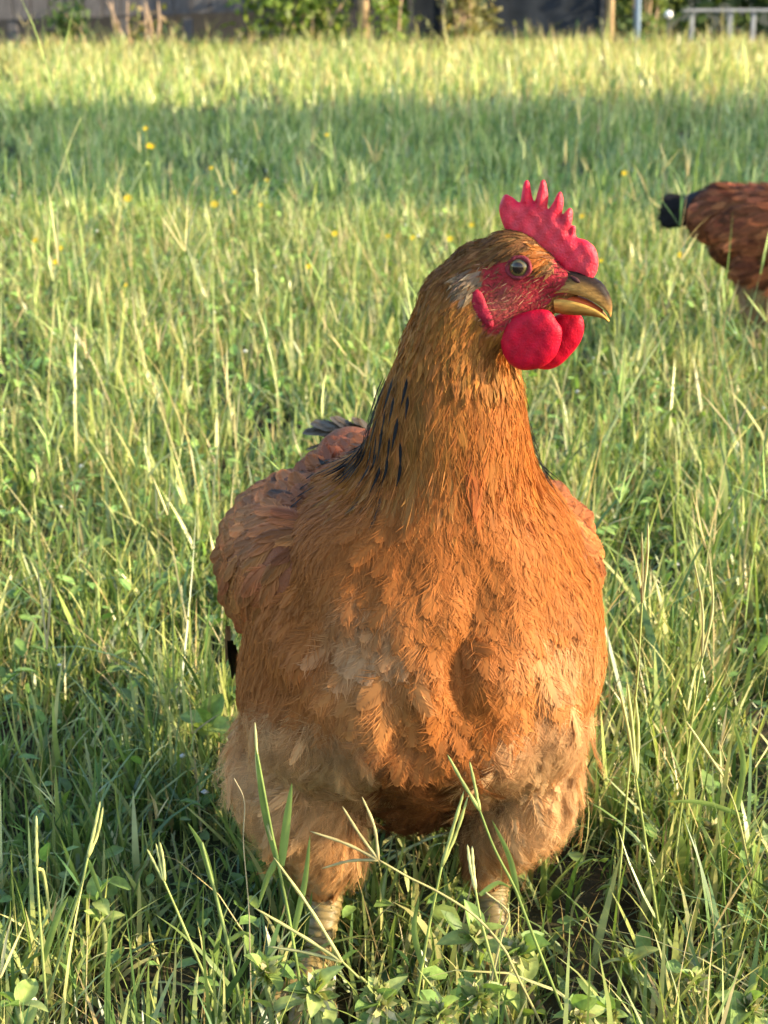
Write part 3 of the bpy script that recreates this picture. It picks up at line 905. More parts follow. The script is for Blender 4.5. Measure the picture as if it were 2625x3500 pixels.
# ---- wings: a folded shell on each side with coverts and flight feathers
def wing(cx, cy, cz, rx, ry, rz, yaw, side, black_side):
    b = bmesh.new()
    ax = Matrix.Rotation(R(yaw), 3, 'Z') @ Matrix.Rotation(R(14), 3, 'X').inverted()
    bm_ball(b, (cx, cy, cz), (rx, ry, rz), 4, ax)
    me_ = bm_mesh('wing', b, True)
    set_cols(me_, np.tile(RUST * 0.8, (len(me_.vertices), 1)))
    w = link('wing', me_, M['body'], hen)
    sk = Skin(me_)
    p, nr = sk.sample(4200, lambda c, n: (n[:, 0] * side > -0.35).astype(float) + 1e-6)
    k = thin_out(p, 0.0084); p, nr = p[k], nr[k]
    n = len(p)
    d = np.tile(np.array([0.05 * side, 0.85, -0.45]), (n, 1))
    fr_ = smoothstep(1.06, 0.98, p[:, 1])[:, None]
    d = d * (1 - fr_) + np.array([0.62 * side, 0.35, -0.75]) * fr_
    c = jitter_c(np.array([0.30, 0.105, 0.032]), n, 0.2)
    cen = c * 0.6
    if black_side:
        px, py = project(p)
        bl = (px > 960) & (py < 1740) & (rng.random(n) < 0.5)
        c[bl] = c[bl] * 0.3 + BLACK * 0.7; cen[bl] = BLACK
    L = 0.027 * (0.8 + 0.4 * rng.random(n))
    v, q, cl = grow(sk, p, d + rng.normal(0, 0.14, (n, 3)), L, L * 0.27, c, edge=c * 1.7 + 0.012, centre=cen, prof='round', K=5, nb=12, vane=0.8, lift=0.09, lift_j=0.05, fray=0.4)
    o = link('covert_feathers', np_mesh('covert_feathers', v, q, cl), M['feather'], w); o['kind'] = 'stuff'
    # flight feathers lie along the lower edge, pointing to the tail
    for j in range(9):
        t = j / 8
        root = np.array([[cx + side * rx * (0.55 - 0.1 * t), cy + ry * (0.1 + 0.25 * t), cz - rz * (0.80 - 0.8 * t)]])
        cb = np.array([[0.20, 0.075, 0.03]]) if j > 2 else np.array([[0.015, 0.014, 0.014]])
        v, q, cl = grow(sk, root, np.array([[-0.10 * side, 1.0, -0.22 + 0.1 * t]]), np.array([0.15 - 0.02 * t]), np.array([0.010]), cb, edge=cb * 1.5, centre=cb * 0.7, prof='long', K=5, nb=22, vane=0.9, lift=0.01, lift_j=0.0, hug=False)
        link('flight_feather', np_mesh('flight_feather', v, q, cl), M['feather'], w)
    return w
wing(-0.058, 1.125, 0.245, 0.053, 0.170, 0.060, 4, -1, True)
wing(0.093, 1.11, 0.246, 0.050, 0.165, 0.060, -4, 1, False)

for px0, py0, cb in ((772, 2140, (.30, .20, .13)), (778, 2190, (.012, .012, .012)), (786, 2205, (.012, .012, .012))):
    cb = np.array([cb])
    v, q, cl = grow(skin, np.array([P(px0, py0, 1.10)]), np.array([[.04, .35, -1.0]]), np.array([.032]), np.array([.009]), cb, edge=cb * 1.2, centre=cb, prof='long', K=4, nb=14, vane=.9, lift=.01, lift_j=0, hug=False)
    link('wing_tip_feather', np_mesh('wing_tip_feather', v, q, cl), M['feather'], hen)

# ---- tail
tail = link('tail', bm_mesh('tail', (lambda b: (bm_ball(b, (-0.025, 1.285, 0.268), (0.030, 0.045, 0.03), 3), b)[1])(bmesh.new()), True), M['body'], hen)
set_cols(tail.data, np.tile(RUST * 0.6, (len(tail.data.vertices), 1)))
tsk = Skin(tail.data)
for j in range(12):
    t = (j % 6) / 5 - 0.5
    root = np.array([[-0.022 + 0.02 * t, 1.30, 0.288 + 0.005 * (j // 6)]])
    dv = np.array([[-0.22 + 0.5 * t, 1.0, 0.12 - 0.2 * abs(t)]])
    cb = np.array([[0.09, 0.07, 0.05]]) * (1 + 0.5 * random.random())
    v, q, cl = grow(tsk, root, dv, np.array([0.075]), np.array([0.012]), cb, edge=cb * 1.8, centre=cb * 0.7, prof='long', K=5, nb=18, vane=0.9, lift=0.10, lift_j=0.0, hug=False)
    link('tail_feather', np_mesh('tail_feather', v, q, cl), M['feather'], tail)

# ---- comb, wattles, earlobes
def flesh(name, poly_crop, off, thick, edge_d, parent, vox=0.0007, it=4, lean=0.0, mat='comb', mirror=False, wavy=0.0001):
    pts = []
    for q in poly_crop:
        f, u, _ = hc(HS(q[0], q[1], off)); pts.append((float(f), float(u)))
    sp_ = [tuple(x) for x in spline(pts + [pts[0]], len(pts) * 4)][:-1]
    b = bmesh.new()
    A = [b.verts.new((x, -thick, y)) for x, y in sp_]; B = [b.verts.new((x, thick, y)) for x, y in sp_]
    k = len(sp_)
    b.faces.new(A); b.faces.new(list(reversed(B)))
    for i in range(k): b.faces.new((A[(i + 1) % k], A[i], B[i], B[(i + 1) % k]))
    bmesh.ops.recalc_face_normals(b, faces=b.faces)
    bmesh.ops.triangulate(b, faces=b.faces)
    me = remesh(bm_mesh(name, b), vox, 2, 0.5)
    v = vco(me)
    d = poly_dist(v[:, 0], v[:, 2], sp_)
    d[~in_poly(v[:, 0], v[:, 2], sp_)] = 0
    T = np.sqrt(np.clip(1 - (1 - np.clip(d / edge_d, 0, 1)) ** 2, 0.02, 1))
    lat = np.clip(v[:, 1] / thick, -1, 1) * thick * T
    # gentle waviness
    lat = lat + wavy * np.sin(v[:, 0] * 700) * np.sin(v[:, 2] * 520 + 1) + lean * (v[:, 2] - v[:, 2].min())
    w = HP(v[:, 0], v[:, 2], (off + lat) * (-1 if mirror else 1))
    me.vertices.foreach_set('co', w.astype(np.float32).ravel())
    s = bmesh.new(); s.from_mesh(me)
    for _ in range(it): bmesh.ops.smooth_vert(s, verts=s.verts, factor=0.4, use_axis_x=True, use_axis_y=True, use_axis_z=True)
    if mirror: bmesh.ops.reverse_faces(s, faces=s.faces)
    s.to_mesh(me); s.free()
    me.polygons.foreach_set('use_smooth', np.ones(len(me.polygons), bool))
    return link(name, me, M[mat], parent)

COMB = ((785, 440), (752, 360), (745, 285), (775, 215), (820, 228), (872, 266), (884, 210), (893, 150), (915, 122), (936, 155), (946, 215), (963, 265), (983, 205), (1000, 140), (1020, 120), (1040, 155), (1050, 235), (1047, 312), (1085, 262), (1112, 205), (1132, 198), (1147, 250), (1142, 310), (1126, 368), (1160, 325), (1186, 297), (1205, 320), (1203, 385), (1192, 452), (1210, 412), (1226, 418), (1230, 480), (1290, 500), (1345, 545), (1370, 610), (1366, 690), (1335, 745), (1302, 772), (1275, 730), (1230, 720), (1160, 700), (1090, 640), (1020, 560), (900, 500))
flesh('comb', COMB, 0.0, 0.0034, 0.0060, hen, vox=0.0006, it=2, lean=-0.05, wavy=0.0004)
WAT = ((757, 1130), (775, 1065), (830, 990), (920, 950), (1010, 935), (1070, 950), (1110, 1010), (1143, 1065), (1135, 1150), (1095, 1240), (1015, 1300), (905, 1318), (825, 1285), (772, 1210))
flesh('wattle', WAT, 0.0115, 0.0044, 0.0085, hen, wavy=0.0002, mat='wattle')
WAT2 = ((960, 1080), (1060, 1000), (1130, 965), (1205, 955), (1268, 980), (1283, 1060), (1255, 1150), (1195, 1225), (1125, 1290), (1045, 1315), (965, 1290), (930, 1200))
flesh('wattle', WAT2, -0.0075, 0.0042, 0.0085, hen, wavy=0.0002, mat='wattle')
LOBE = ((548, 860), (572, 815), (612, 803), (648, 845), (672, 910), (705, 980), (715, 1035), (690, 1052), (640, 1015), (580, 950))
M['lobe'] = mat_solid('earlobe_flesh', (0.28, 0.012, 0.03), 0.6, 0.15, 0.3, 160, 0.0008, 420, sss=0.2)

def face_off(cx, cy):
    """sideways offset of the head's skin at a crop pixel"""
    px, py = 1300 + cx / 1.8433, 550 + cy / 1.8433
    d = Vector(ray(px, py)).normalized()
    loc, nn, idx, dist = skin.bvh.ray_cast(Vector(CAM), d)
    return float(np.dot(np.array(loc) - H0, HN))

lo_off = face_off(640, 930)
flesh('earlobe', LOBE, lo_off - 0.0002, 0.0020, 0.0035, hen, vox=0.0006, it=3, mat='lobe')
flesh('earlobe', LOBE, lo_off - 0.0002, 0.0020, 0.0035, hen, vox=0.0006, it=3, mat='lobe', mirror=True)

# ---- eyes
eo = face_off(868, 672)
fe, ue, _ = hc(HS(868, 672, eo)); ex, ey = float(fe), float(ue)
for sgn in (1, -1):
    r0 = 0.0064
    b = bmesh.new(); bmesh.ops.create_uvsphere(b, u_segments=64, v_segments=48, radius=r0)
    me = bm_mesh('eye', b, True)
    v = vco(me)
    ctr = HP(ex, ey, sgn * (eo - 0.0038))
    look = norm(HN * sgn + HF * 0.06)
    ang = np.degrees(np.arccos(np.clip(norm(v) @ look, -1, 1)))
    c = np.tile(np.array([0.02, 0.012, 0.010]), (len(v), 1))
    iris = np.array([0.10, 0.078, 0.03]) * (0.8 + 0.4 * np.random.default_rng(4).random((len(v), 1)))
    k1 = (smoothstep(56, 52, ang) * smoothstep(27, 30, ang))[:, None]
    ringd = (1 - 0.55 * smoothstep(44, 54, ang))[:, None]
    c = c * (1 - k1) + iris * ringd * k1
    set_cols(me, c)
    me.vertices.foreach_set('co', (v + ctr).astype(np.float32).ravel())
    e = link('eye', me, M['eye'], hen)
    # eyelid ring
    A_ = norm(np.cross(look, np.array([0, 0, 1.0]))); B_ = np.cross(look, A_)
    th = np.linspace(0, 2 * math.pi, 41)[:-1]
    rr = 0.0060 * (1 + 0.04 * np.sin(2 * th + 0.6))
    path = ctr + look * 0.0036 + A_[None] * (rr * np.cos(th))[:, None] + B_[None] * (rr * 0.94 * np.sin(th))[:, None]
    nseg = 8
    vv = []
    for i_, t in enumerate(th):
        rad = norm(path[i_] - (ctr + look * 0.0036))
        for q in range(nseg):
            a = 2 * math.pi * q / nseg
            vv.append(path[i_] + (rad * math.cos(a) + look * math.sin(a)) * (0.0013 + 0.0002 * math.sin(5 * t)))
    fq = [(i_ * nseg + q, i_ * nseg + (q + 1) % nseg, ((i_ + 1) % 40) * nseg + (q + 1) % nseg, ((i_ + 1) % 40) * nseg + q) for i_ in range(40) for q in range(nseg)]
    me = np_mesh('eyelid', np.array(vv), [np.array(fq)], np.tile(np.array([0.16, 0.02, 0.03]), (len(vv), 1)))
    link('eyelid', me, M['body'], e)

# ---- beak
def horn(name, top, bot, hw, cfun, upper):
    m = 14
    top, bot = spline([HS(*q) for q in top], m), spline([HS(*q) for q in bot], m)
    hw = np.interp(np.linspace(0, 1, m), np.linspace(0, 1, len(hw)), hw)
    rings, cols = [], []
    for k in range(m):
        t_, b_ = (top[k], bot[k]) if upper else (bot[k], top[k])
        rg = []
        for j in range(17):
            a = math.pi * j / 16
            q = b_ + (t_ - b_) * (math.sin(a) ** 0.85) + HN * hw[k] * math.copysign(abs(math.cos(a)) ** 0.8, math.cos(a))
            rg.append(q); cols.append(cfun(k / (m - 1), math.sin(a)))
        rings.append(rg)
    v = np.array(rings).reshape(-1, 3)
    q = [(k * 17 + j, k * 17 + (j + 1) % 17, (k + 1) * 17 + (j + 1) % 17, (k + 1) * 17 + j) for k in range(m - 1) for j in range(17)]
    v = np.vstack([v, v[-17:].mean(0)]); cols.append(cols[-1])
    tr = [((m - 1) * 17 + j, (m - 1) * 17 + (j + 1) % 17, m * 17) for j in range(17)]
    return link(name, np_mesh(name, v, [np.array(q), np.array(tr)], np.array(cols)), M['beak'], hen)

DARK, HORN, YEL = np.array([0.016, 0.009, 0.007]), np.array([0.33, 0.18, 0.05]), np.array([0.52, 0.28, 0.06])
def cu(t, s):
    w = smoothstep(0.22, 0.80, s) * smoothstep(1.0, 0.68, t)
    return HORN * (1 - w) + DARK * w if t < 0.8 else (HORN * 0.9) * (1 - w) + DARK * w
def cl(t, s):
    w = smoothstep(0.1, 0.8, s)
    return YEL * (1 - w) + (YEL * 0.35) * w
horn('upper_beak', ((1150, 670), (1230, 690), (1300, 715), (1345, 735), (1400, 772), (1443, 845), (1461, 915), (1455, 975)), ((1110, 826), (1150, 818), (1200, 818), (1260, 835), (1320, 858), (1385, 900), (1432, 945), (1452, 985)), (.0062, .0072, .0072, .0066, .0056, .0042, .0026, .0006), cu, True)
horn('lower_beak', ((1110, 864), (1165, 862), (1250, 880), (1330, 910), (1400, 955), (1441, 1004)), ((1110, 955), (1165, 966), (1250, 972), (1330, 976), (1400, 992), (1441, 1015)), (.0064, .0066, .0060, .0048, .0032, .0007), cl, False)
def cm(t, s): return np.array([0.55, 0.10, 0.03]) * (1 - 0.3 * t)
horn('tongue', ((1070, 838), (1150, 836), (1240, 850), (1320, 880), (1400, 935)), ((1070, 880), (1150, 876), (1240, 885), (1320, 912), (1400, 955)), (.0050, .0056, .0050, .0036, .0012), cm, True)
for sgn in (1, -1):
    b = bmesh.new()
    f, u, _ = hc(HS(1228, 748, 0.0062))
    bm_ball(b, HP(float(f), float(u), sgn * 0.0058), (.0030, .0012, .0013), 3, Matrix((norm(HF * 0.87 + np.array([0, 0, -0.5])), HN, norm(HF * 0.5 + np.array([0, 0, 0.87])))).transposed())
    me = bm_mesh('nostril', b, True); set_cols(me, np.tile(np.array([0.05, 0.018, 0.02]), (len(me.vertices), 1)))
    link('nostril', me, M['beak'], hen)

# small pale bristles on the bare face
p, nr = skin.sample(5000, lambda c, n: (np.linalg.norm(c - H0, axis=1) < 0.05).astype(float) + 1e-7)
f, u, s = hc(p)
k = in_poly(f, u, FACE) & (np.hypot(f - ex, u - ey) > 0.009)
p, nr = p[k], nr[k]; k = thin_out(p, 0.0017); p, nr = p[k], nr[k]; n = len(p)
plume('face_bristles', skin, p, -HF[None] * 0.8 + np.array([[0, 0, -0.4]]) + rng.normal(0, 0.4, (n, 3)), 0.0032 + 0.002 * rng.random(n), np.full(n, 0.00028), np.where(rng.random((n, 1)) < .78, jitter_c((0.11, 0.04, 0.022), n, 0.35), jitter_c((0.28, 0.15, 0.085), n, 0.3)), M['feather'], hen, prof='point', K=2, nb=0, vane=1.0, lift=0.25, lift_j=0.12)

# ---- legs
def leg(pts, rad, foot, name='leg', parent=None, heading=-1.4, cshank=np.array([0.21, 0.15, 0.055]), toe=0.055, tr=0.0062):
    parts = []
    path = spline(pts, 90)
    ph = np.linspace(0, 17, 90) % 1.0
    saw = 1 + 0.10 * (ph - 0.5)
    parts.append(tube(path, np.interp(np.linspace(0, 1, 90), np.linspace(0, 1, len(rad)), rad) * saw, 20))
    fx, fy = foot
    for da, ln in ((-0.5, 0.85), (0.0, 1.0), (0.5, 0.85), (math.pi - 0.25, 0.5)):
        a = heading + da
        d = np.array([math.cos(a), math.sin(a), 0])
        tp = spline([np.array([fx, fy, 0.020]), np.array([fx, fy, 0.012]) + d * 0.35 * toe * ln, np.array([fx, fy, 0.009]) + d * 0.75 * toe * ln, np.array([fx, fy, 0.006]) + d * toe * ln, np.array([fx, fy, 0.002]) + d * toe * ln * 1.22], 14)
        parts.append(tube(tp, np.interp(np.linspace(0, 1, 14), [0, .3, .6, .82, 1], [tr * 1.1, tr, tr * .85, tr * .55, tr * .12]), 10))
    V, Q = merge([(v, [q, t]) for v, q, t in parts])
    c = cshank[None] * (0.85 + 0.3 * rng.random((len(V), 1)))
    c[:1800] *= np.repeat(np.where(ph < 0.2, 0.68, 0.88 + 0.2 * ph), 20)[:, None]      # darker at the creases between the scutes
    me = np_mesh(name, V, Q, c)
    return link(name, me, M['scale'], parent)

M['scale'] = mat_solid('leg_scales', None, 0.5, 0.4, 0.25, 60, 0.0012, 150, sss=0.06, stretch=(0.5, 0.5, 2.2))
FL, FR = (-0.046, 0.992), (0.064, 1.002)
leg([P(1110, 2960, 1.035), P(1112, 3060, 1.03), P(1100, 3160, 1.018), P(1082, 3260, 1.008), np.array([FL[0], FL[1], 0.02])], [.0145, .0120, .0105, .0085, .0082], FL, parent=hen, heading=-1.75)
leg([P(1690, 2930, 1.042), P(1680, 3030, 1.04), P(1684, 3120, 1.03), P(1690, 3220, 1.018), np.array([FR[0], FR[1], 0.02])], [.0145, .0118, .0100, .0084, .008], FR, parent=hen, heading=-1.35)
# ------------------------------------------------------------------ second hen, pecking on the right
def second_hen():
    h = empty('hen', (0.66, 2.9, 0.0))
    tag(h, 'dark rust brown hen with black tail pecking in the grass, cut by the photo edge', 'hen')
    T0 = np.array([0.575, 3.0, 0.0])                     # under the rump
    F = norm(np.array([0.80, -0.60, 0.0])); S = np.array([-F[1], F[0], 0.0]); U = np.array([0, 0, 1.0])
    def at(f, s, z): return T0 + F * f + S * s + U * z
    b = bmesh.new()
    prof = [(-0.05, .240, .034, .034), (-0.01, .240, .058, .055), (0.04, .232, .072, .062), (0.10, .222, .086, .078), (0.16, .212, .090, .084), (0.22, .200, .082, .080), (0.27, .186, .062, .066), (0.31, .170, .042, .048)]
    rings = []
    for f, z, rs, rz in prof:
        rings.append([at(f, rs * math.cos(a), z + rz * math.sin(a)) for a in np.linspace(0, 2 * math.pi, 25)[:-1]])
    bm_loft(b, rings)
    bm_ball(b, at(.045, 0, .195), (.06, .055, .045), 3)
    neck = spline([at(.27, 0, .20), at(.315, -.01, .165), at(.345, -.02, .13), at(.36, -.03, .105)], 10)
    for k, q in enumerate(neck): bm_ball(b, q, [0.042 - 0.0024 * k] * 3, 2)
    hd = at(.372, -.035, .092)
    bm_ball(b, hd, (.024, .018, .02), 3)
    for s in (-1, 1):
        for q, r in ((at(.10, s * .055, .165), .050), (at(.105, s * .055, .13), .040), (at(.10, s * .055, .10), .026)):
            bm_ball(b, q, (r, r * .8, r), 2)
    me = remesh(bm_mesh('body', b), 0.005, 6)
    set_cols(me, np.tile(RUST * 0.7, (len(me.vertices), 1)))
    link('body', me, M['body'], h)
    sk = Skin(me)
    p, nr = sk.sample(4200); k = thin_out(p, 0.0085); p, nr = p[k], nr[k]; n = len(p)
    q = p - T0; f, s, z = q @ F, q @ S, q[:, 2]
    d = np.tile(-F * 1.0 + np.array([0, 0, -0.35]), (n, 1))
    nk = smoothstep(.24, .34, f)[:, None]
    d = d * (1 - nk) + (-F * 0.6 + U * 0.7) * nk
    dn = smoothstep(.17, .12, z)[:, None]
    d = d * (1 - dn) + np.array([0, 0, -1.0]) * dn
    c = jitter_c(np.array([0.19, 0.062, 0.026]), n, 0.45)
    dk = (noise2(f * 30, s * 30, 8, 1.0) > 0.35) & (z > 0.20)
    c[dk] = c[dk] * 0.25
    g = (z < 0.15) & (f < 0.14)
    c[g] = jitter_c(np.array([0.26, 0.17, 0.09]), g.sum(), 0.2)
    lit = nk[:, 0] > 0.4
    c[lit] = jitter_c(ORANGE * 0.9, lit.sum(), 0.2)  # neck painted orange to imitate sunlit feathers
    L = 0.034 * (0.8 + 0.4 * rng.random(n))
    plume('body_feathers', sk, p, d + rng.normal(0, 0.2, (n, 3)), L, L * 0.26, c, M['feather'], h, edge=c * 1.4, centre=c * 0.6, prof='round', K=4, nb=9, vane=.75, lift=0.1, fray=.5)
    # wings
    for s in (-1, 1):
        b = bmesh.new()
        bm_ball(b, at(.12, s * .075, .225), (.11, .022, .05), 3, Matrix((F, S, U)).transposed())
        me = bm_mesh('wing', b, True); set_cols(me, np.tile(RUST * 0.7, (len(me.vertices), 1)))
        w = link('wing', me, M['body'], h); ws = Skin(me)
        p, nr = ws.sample(900); k = thin_out(p, 0.010); p = p[k]; n = len(p)
        c = jitter_c(np.array([0.21, 0.068, 0.028]), n, 0.45)
        front = (p - T0) @ F > 0.17
        c[front] = jitter_c(ORANGE, front.sum(), 0.2)  # sunlit orange put into the colour of the front coverts
        v, qd, cl_ = grow(ws, p, np.tile(-F + np.array([0, 0, -0.35]), (n, 1)) + rng.normal(0, .15, (n, 3)), np.full(n, .04), np.full(n, .010), c, edge=c * 1.5, centre=c * .6, prof='round', K=4, nb=8, lift=.08)
        o = link('covert_feathers', np_mesh('covert_feathers', v, qd, cl_), M['feather'], w); o['kind'] = 'stuff'
    # tail
    b = bmesh.new(); bm_ball(b, at(-.04, 0, .25), (.040, .030, .030), 3); me = bm_mesh('tail', b, True); set_cols(me, np.tile(BLACK, (len(me.vertices), 1)))
    t = link('tail', me, M['body'], h); ts = Skin(me)
    for j in range(16):
        a = (j % 8) / 7 - .5
        cb = np.array([[.012, .011, .012]]) if j < 12 else np.array([[.05, .022, .014]])
        v, qd, cl_ = grow(ts, np.array([at(-.04, .03 * a, .252 - .004 * (j // 8))]), np.array([-F + S * 0.5 * a + U * (-0.05 - .7 * abs(a) + .08 * random.random())]), np.array([.066]), np.array([.017]), cb, edge=cb * 1.6, centre=cb, prof='long', K=4, nb=14, vane=.9, lift=.03, lift_j=0, hug=False)
        link('tail_feather', np_mesh('tail_feather', v, qd, cl_), M['feather'], t)
    # comb, wattles, beak, eyes
    Fd = norm(F * 0.6 - U * 0.75); Up = norm(F * 0.75 + U * 0.6)
    def hp_(f, u, s): return hd + Fd * f + Up * u + S * s
    o2 = [(-.020, .012), (-.024, .030), (-.012, .026), (-.010, .042), (-.001, .030), (.004, .044), (.010, .028), (.015, .036), (.019, .022), (.028, .018), (.024, .006)]
    o2 = [tuple(x) for x in spline(np.array([(a, b_, 0) for a, b_ in o2 + [o2[0]]]), 44)[:-1, :2]]
    V = np.array([hp_(a, b_, s) for s in (-.003, .003) for a, b_ in o2]); k = len(o2)
    bmc = bmesh.new(); vv = [bmc.verts.new(x) for x in V]
    bmc.faces.new(vv[:k]); bmc.faces.new(list(reversed(vv[k:])))
    for i in range(k): bmc.faces.new((vv[(i + 1) % k], vv[i], vv[k + i], vv[k + (i + 1) % k]))
    bmesh.ops.recalc_face_normals(bmc, faces=bmc.faces); bmesh.ops.triangulate(bmc, faces=bmc.faces)
    link('comb', remesh(bm_mesh('comb', bmc), .0016, 3), M['comb'], h)
    for s in (-1, 1):
        b = bmesh.new(); bm_ball(b, hp_(.014, -.026, s * .010), (.012, .005, .016), 3); link('wattle', bm_mesh('wattle', b, True), M['wattle'], h)
        b = bmesh.new(); bm_ball(b, hp_(.006, .004, s * .0155), (.0045, .0045, .0045), 3); me = bm_mesh('eye', b, True); set_cols(me, np.tile(np.array([.05, .03, .01]), (len(me.vertices), 1))); link('eye', me, M['eye'], h)
    v, q4, t3 = tube(spline([hp_(.014, 0, 0), hp_(.026, .001, 0), hp_(.040, -.004, 0)], 8), np.linspace(.009, .0008, 8), 12)
    link('beak', np_mesh('beak', v, [q4, t3], np.tile(HORN, (len(v), 1))), M['beak'], h)
    for s in (-1, 1):
        ft = at(.11, s * .05, 0)
        leg([at(.10, s * .055, .11), at(.085, s * .053, .085), at(.10, s * .05, .04), np.array([ft[0], ft[1], .02])], [.013, .010, .0085, .008], (ft[0], ft[1]), parent=h, heading=math.atan2(F[1], F[0]))
second_hen()

# ------------------------------------------------------------------ weeds in the foreground
def leaf_mesh(name='leaf', L=1.0, W=0.5, c=(0.13, 0.22, 0.05), fold=0.12, droop=0.25, n=7):
    t = np.linspace(0, 1, n)
    w = W * np.sin(math.pi * np.clip(t, 0, 1) ** 0.8) ** 0.8 * 0.5 + 0.012
    w[-1] = 0.004
    x = t * L; z = 0.18 * t - droop * t ** 2
    V, C = [], []
    for k in range(n):
        V += [(x[k], -w[k], z[k] + fold * w[k]), (x[k], -w[k] * .5, z[k] + fold * .45 * w[k]), (x[k], 0, z[k]), (x[k], w[k] * .5, z[k] + fold * .45 * w[k]), (x[k], w[k], z[k] + fold * w[k])]
        cc_ = np.array(c)
        C += [cc_ * .95, cc_, cc_ * np.array([1.5, 1.35, 1.3]), cc_, cc_ * .95]
    q = [(k * 5 + j, k * 5 + j + 1, k * 5 + j + 6, k * 5 + j + 5) for k in range(n - 1) for j in range(4)]
    return np_mesh(name, np.array(V), [np.array(q)], np.array(C))

LEAVES = [leaf_mesh(c=cc_, W=w_, droop=d_, fold=f_l) for cc_, w_, d_, f_l in (((0.24, 0.33, 0.09), .55, .22, .5), ((0.31, 0.38, 0.12), .5, .40, .3), ((0.18, 0.28, 0.075), .6, .12, .7))]
for m_e in LEAVES: m_e.materials.append(M['weed'])
M['seedhead'] = mat_leafy('seed_head', 0.7, 0.2, 0.1, scale=300)
def blob_head(name, c, r, n, cols, parent, mat):
    """a ball of little bracts"""
    d = norm(rng.normal(0, 1, (n, 3)) + np.array([0, 0, 0.5]))
    a = norm(np.cross(d, rng.normal(0, 1, (n, 3)))); b_ = np.cross(d, a)
    p0_ = c + d * r * 0.25
    L = r * (0.6 + 0.5 * rng.random(n))[:, None]
    w = r * 0.22
    V = np.stack([p0_ - a * w * .5, p0_ + a * w * .5, p0_ + d * L * .6 + a * w, p0_ + d * L * .6 - a * w, p0_ + d * L + b_ * w * .6], 1)
    o = (np.arange(n) * 5)[:, None]
    C = np.repeat(np.array(cols)[rng.integers(0, len(cols), n)], 5, 0)
    me = np_mesh(name, V.reshape(-1, 3), [o + np.array([[0, 1, 2, 3]]), o + np.array([[3, 2, 4]])], C)
    return link(name, me, mat, parent)

def weed(px, py, Y, label, scale=1.0, heads=1, tilt=(0, 0), pairs=3, seed=0, spread=1.0):
    """a low weed: pairs of oval leaves up a hairy stem, a crowded seed head on top (px, py = its top)"""
    r = random.Random(seed)
    top = P(px, py, Y)
    root = np.array([top[0] + tilt[0], top[1] + tilt[1], 0.0])
    w = empty('weed', tuple(root)); tag(w, label, 'weed', 'broad-leaved weeds at the front')
    path = spline([root, root * .5 + top * .5 + np.array([.004, 0, .004]), top], 8)
    v, q, t = tube(path, np.linspace(.0022, .0014, 8) * scale, 7)
    link('stem', np_mesh('stem', v, [q, t], np.tile(np.array([.26, .30, .12]), (len(v), 1))), M['weed'], w)
    for k in range(pairs):
        f = 1 - 0.26 * k
        c = path[int(max(1, 7 * f))]
        a0 = r.random() * 3.1 + k * 1.57
        for j in range(2 if k else 4):
            a = a0 + j * (math.pi if k else math.pi / 2) + r.uniform(-.3, .3)
            o = bpy.data.objects.new('leaf', LEAVES[r.randrange(3)]); col.objects.link(o)
            o.parent = w
            o.location = Vector(c - root)
            s = 0.0185 * scale * r.uniform(.75, 1.2) * (1 if k else .95)
            o.scale = (s, s, s)
            o.rotation_euler = (r.uniform(-.6, .6), -r.uniform(.0, 1.15) * spread, a)
    for k in range(heads):
        off = np.array([r.uniform(-.006, .006), r.uniform(-.006, .006), .003]) * (1 if k else 0) * scale
        blob_head('seed_head', top + off, 0.0085 * scale, 60, [(.24, .28, .09), (.36, .36, .14), (.17, .24, .06), (.45, .40, .22)], w, M['seedhead'])
    return w

weed(905, 3330, .86, 'pale weed with drooping oval leaves, leftmost beside the hen\'s leg', 1.0, 1, (0, .0), 3, 1)
weed(1075, 3395, .84, 'weed with big rounded leaf hiding the foot of the left leg', 1.25, 1, (0, 0), 3, 2)
weed(1300, 3440, .83, 'bushy weed at the bottom between the hen\'s legs', 1.1, 2, (.004, 0), 3, 3)
weed(1500, 3475, .82, 'low weed at the bottom edge right of the leg gap', 1.0, 1, (.004, 0), 3, 4)
weed(1620, 3210, .92, 'tall weed with upright pointed leaves before the right leg', 1.15, 1, (0, 0), 3, 5, .9)
weed(1770, 3260, .90, 'weed with wide folded leaves beside the right leg', 1.2, 1, (0, 0), 3, 6, .8)
weed(1650, 3420, .84, 'weed crowned by a pale yellow seed head at the bottom', 1.2, 2, (0, 0), 3, 7)
weed(2435, 2850, 1.13, 'single weed on a slanted hairy stalk right of the hen', 1.25, 1, (-.035, .0), 1, 8, .6)
weed(2380, 3370, .90, 'forked weed near the lower right corner', 1.0, 1, (0, 0), 2, 9)
weed(1975, 3480, .83, 'weed with bristly head at the bottom right of the hen', 1.05, 1, (0, 0), 3, 10)
weed(2150, 3290, .95, 'dark low weed in the shade right of the legs', 1.0, 0, (0, 0), 2, 11)
weed(2080, 3470, .84, 'small weed with white buds near the bottom edge', .8, 1, (0, 0), 2, 12)
weed(700, 2480, 1.28, 'round leaved weed half hidden behind the pale thigh', 1.5, 0, (0, 0), 2, 13)
weed(330, 3080, 1.0, 'weed in the shade at the lower left', 1.0, 0, (0, 0), 2, 14)
weed(60, 3440, .86, 'weed in the lower left corner', 1.1, 0, (0, 0), 3, 15)
weed(2555, 3450, .86, 'weed in the lower right corner', 1.1, 1, (0, 0), 3, 16)

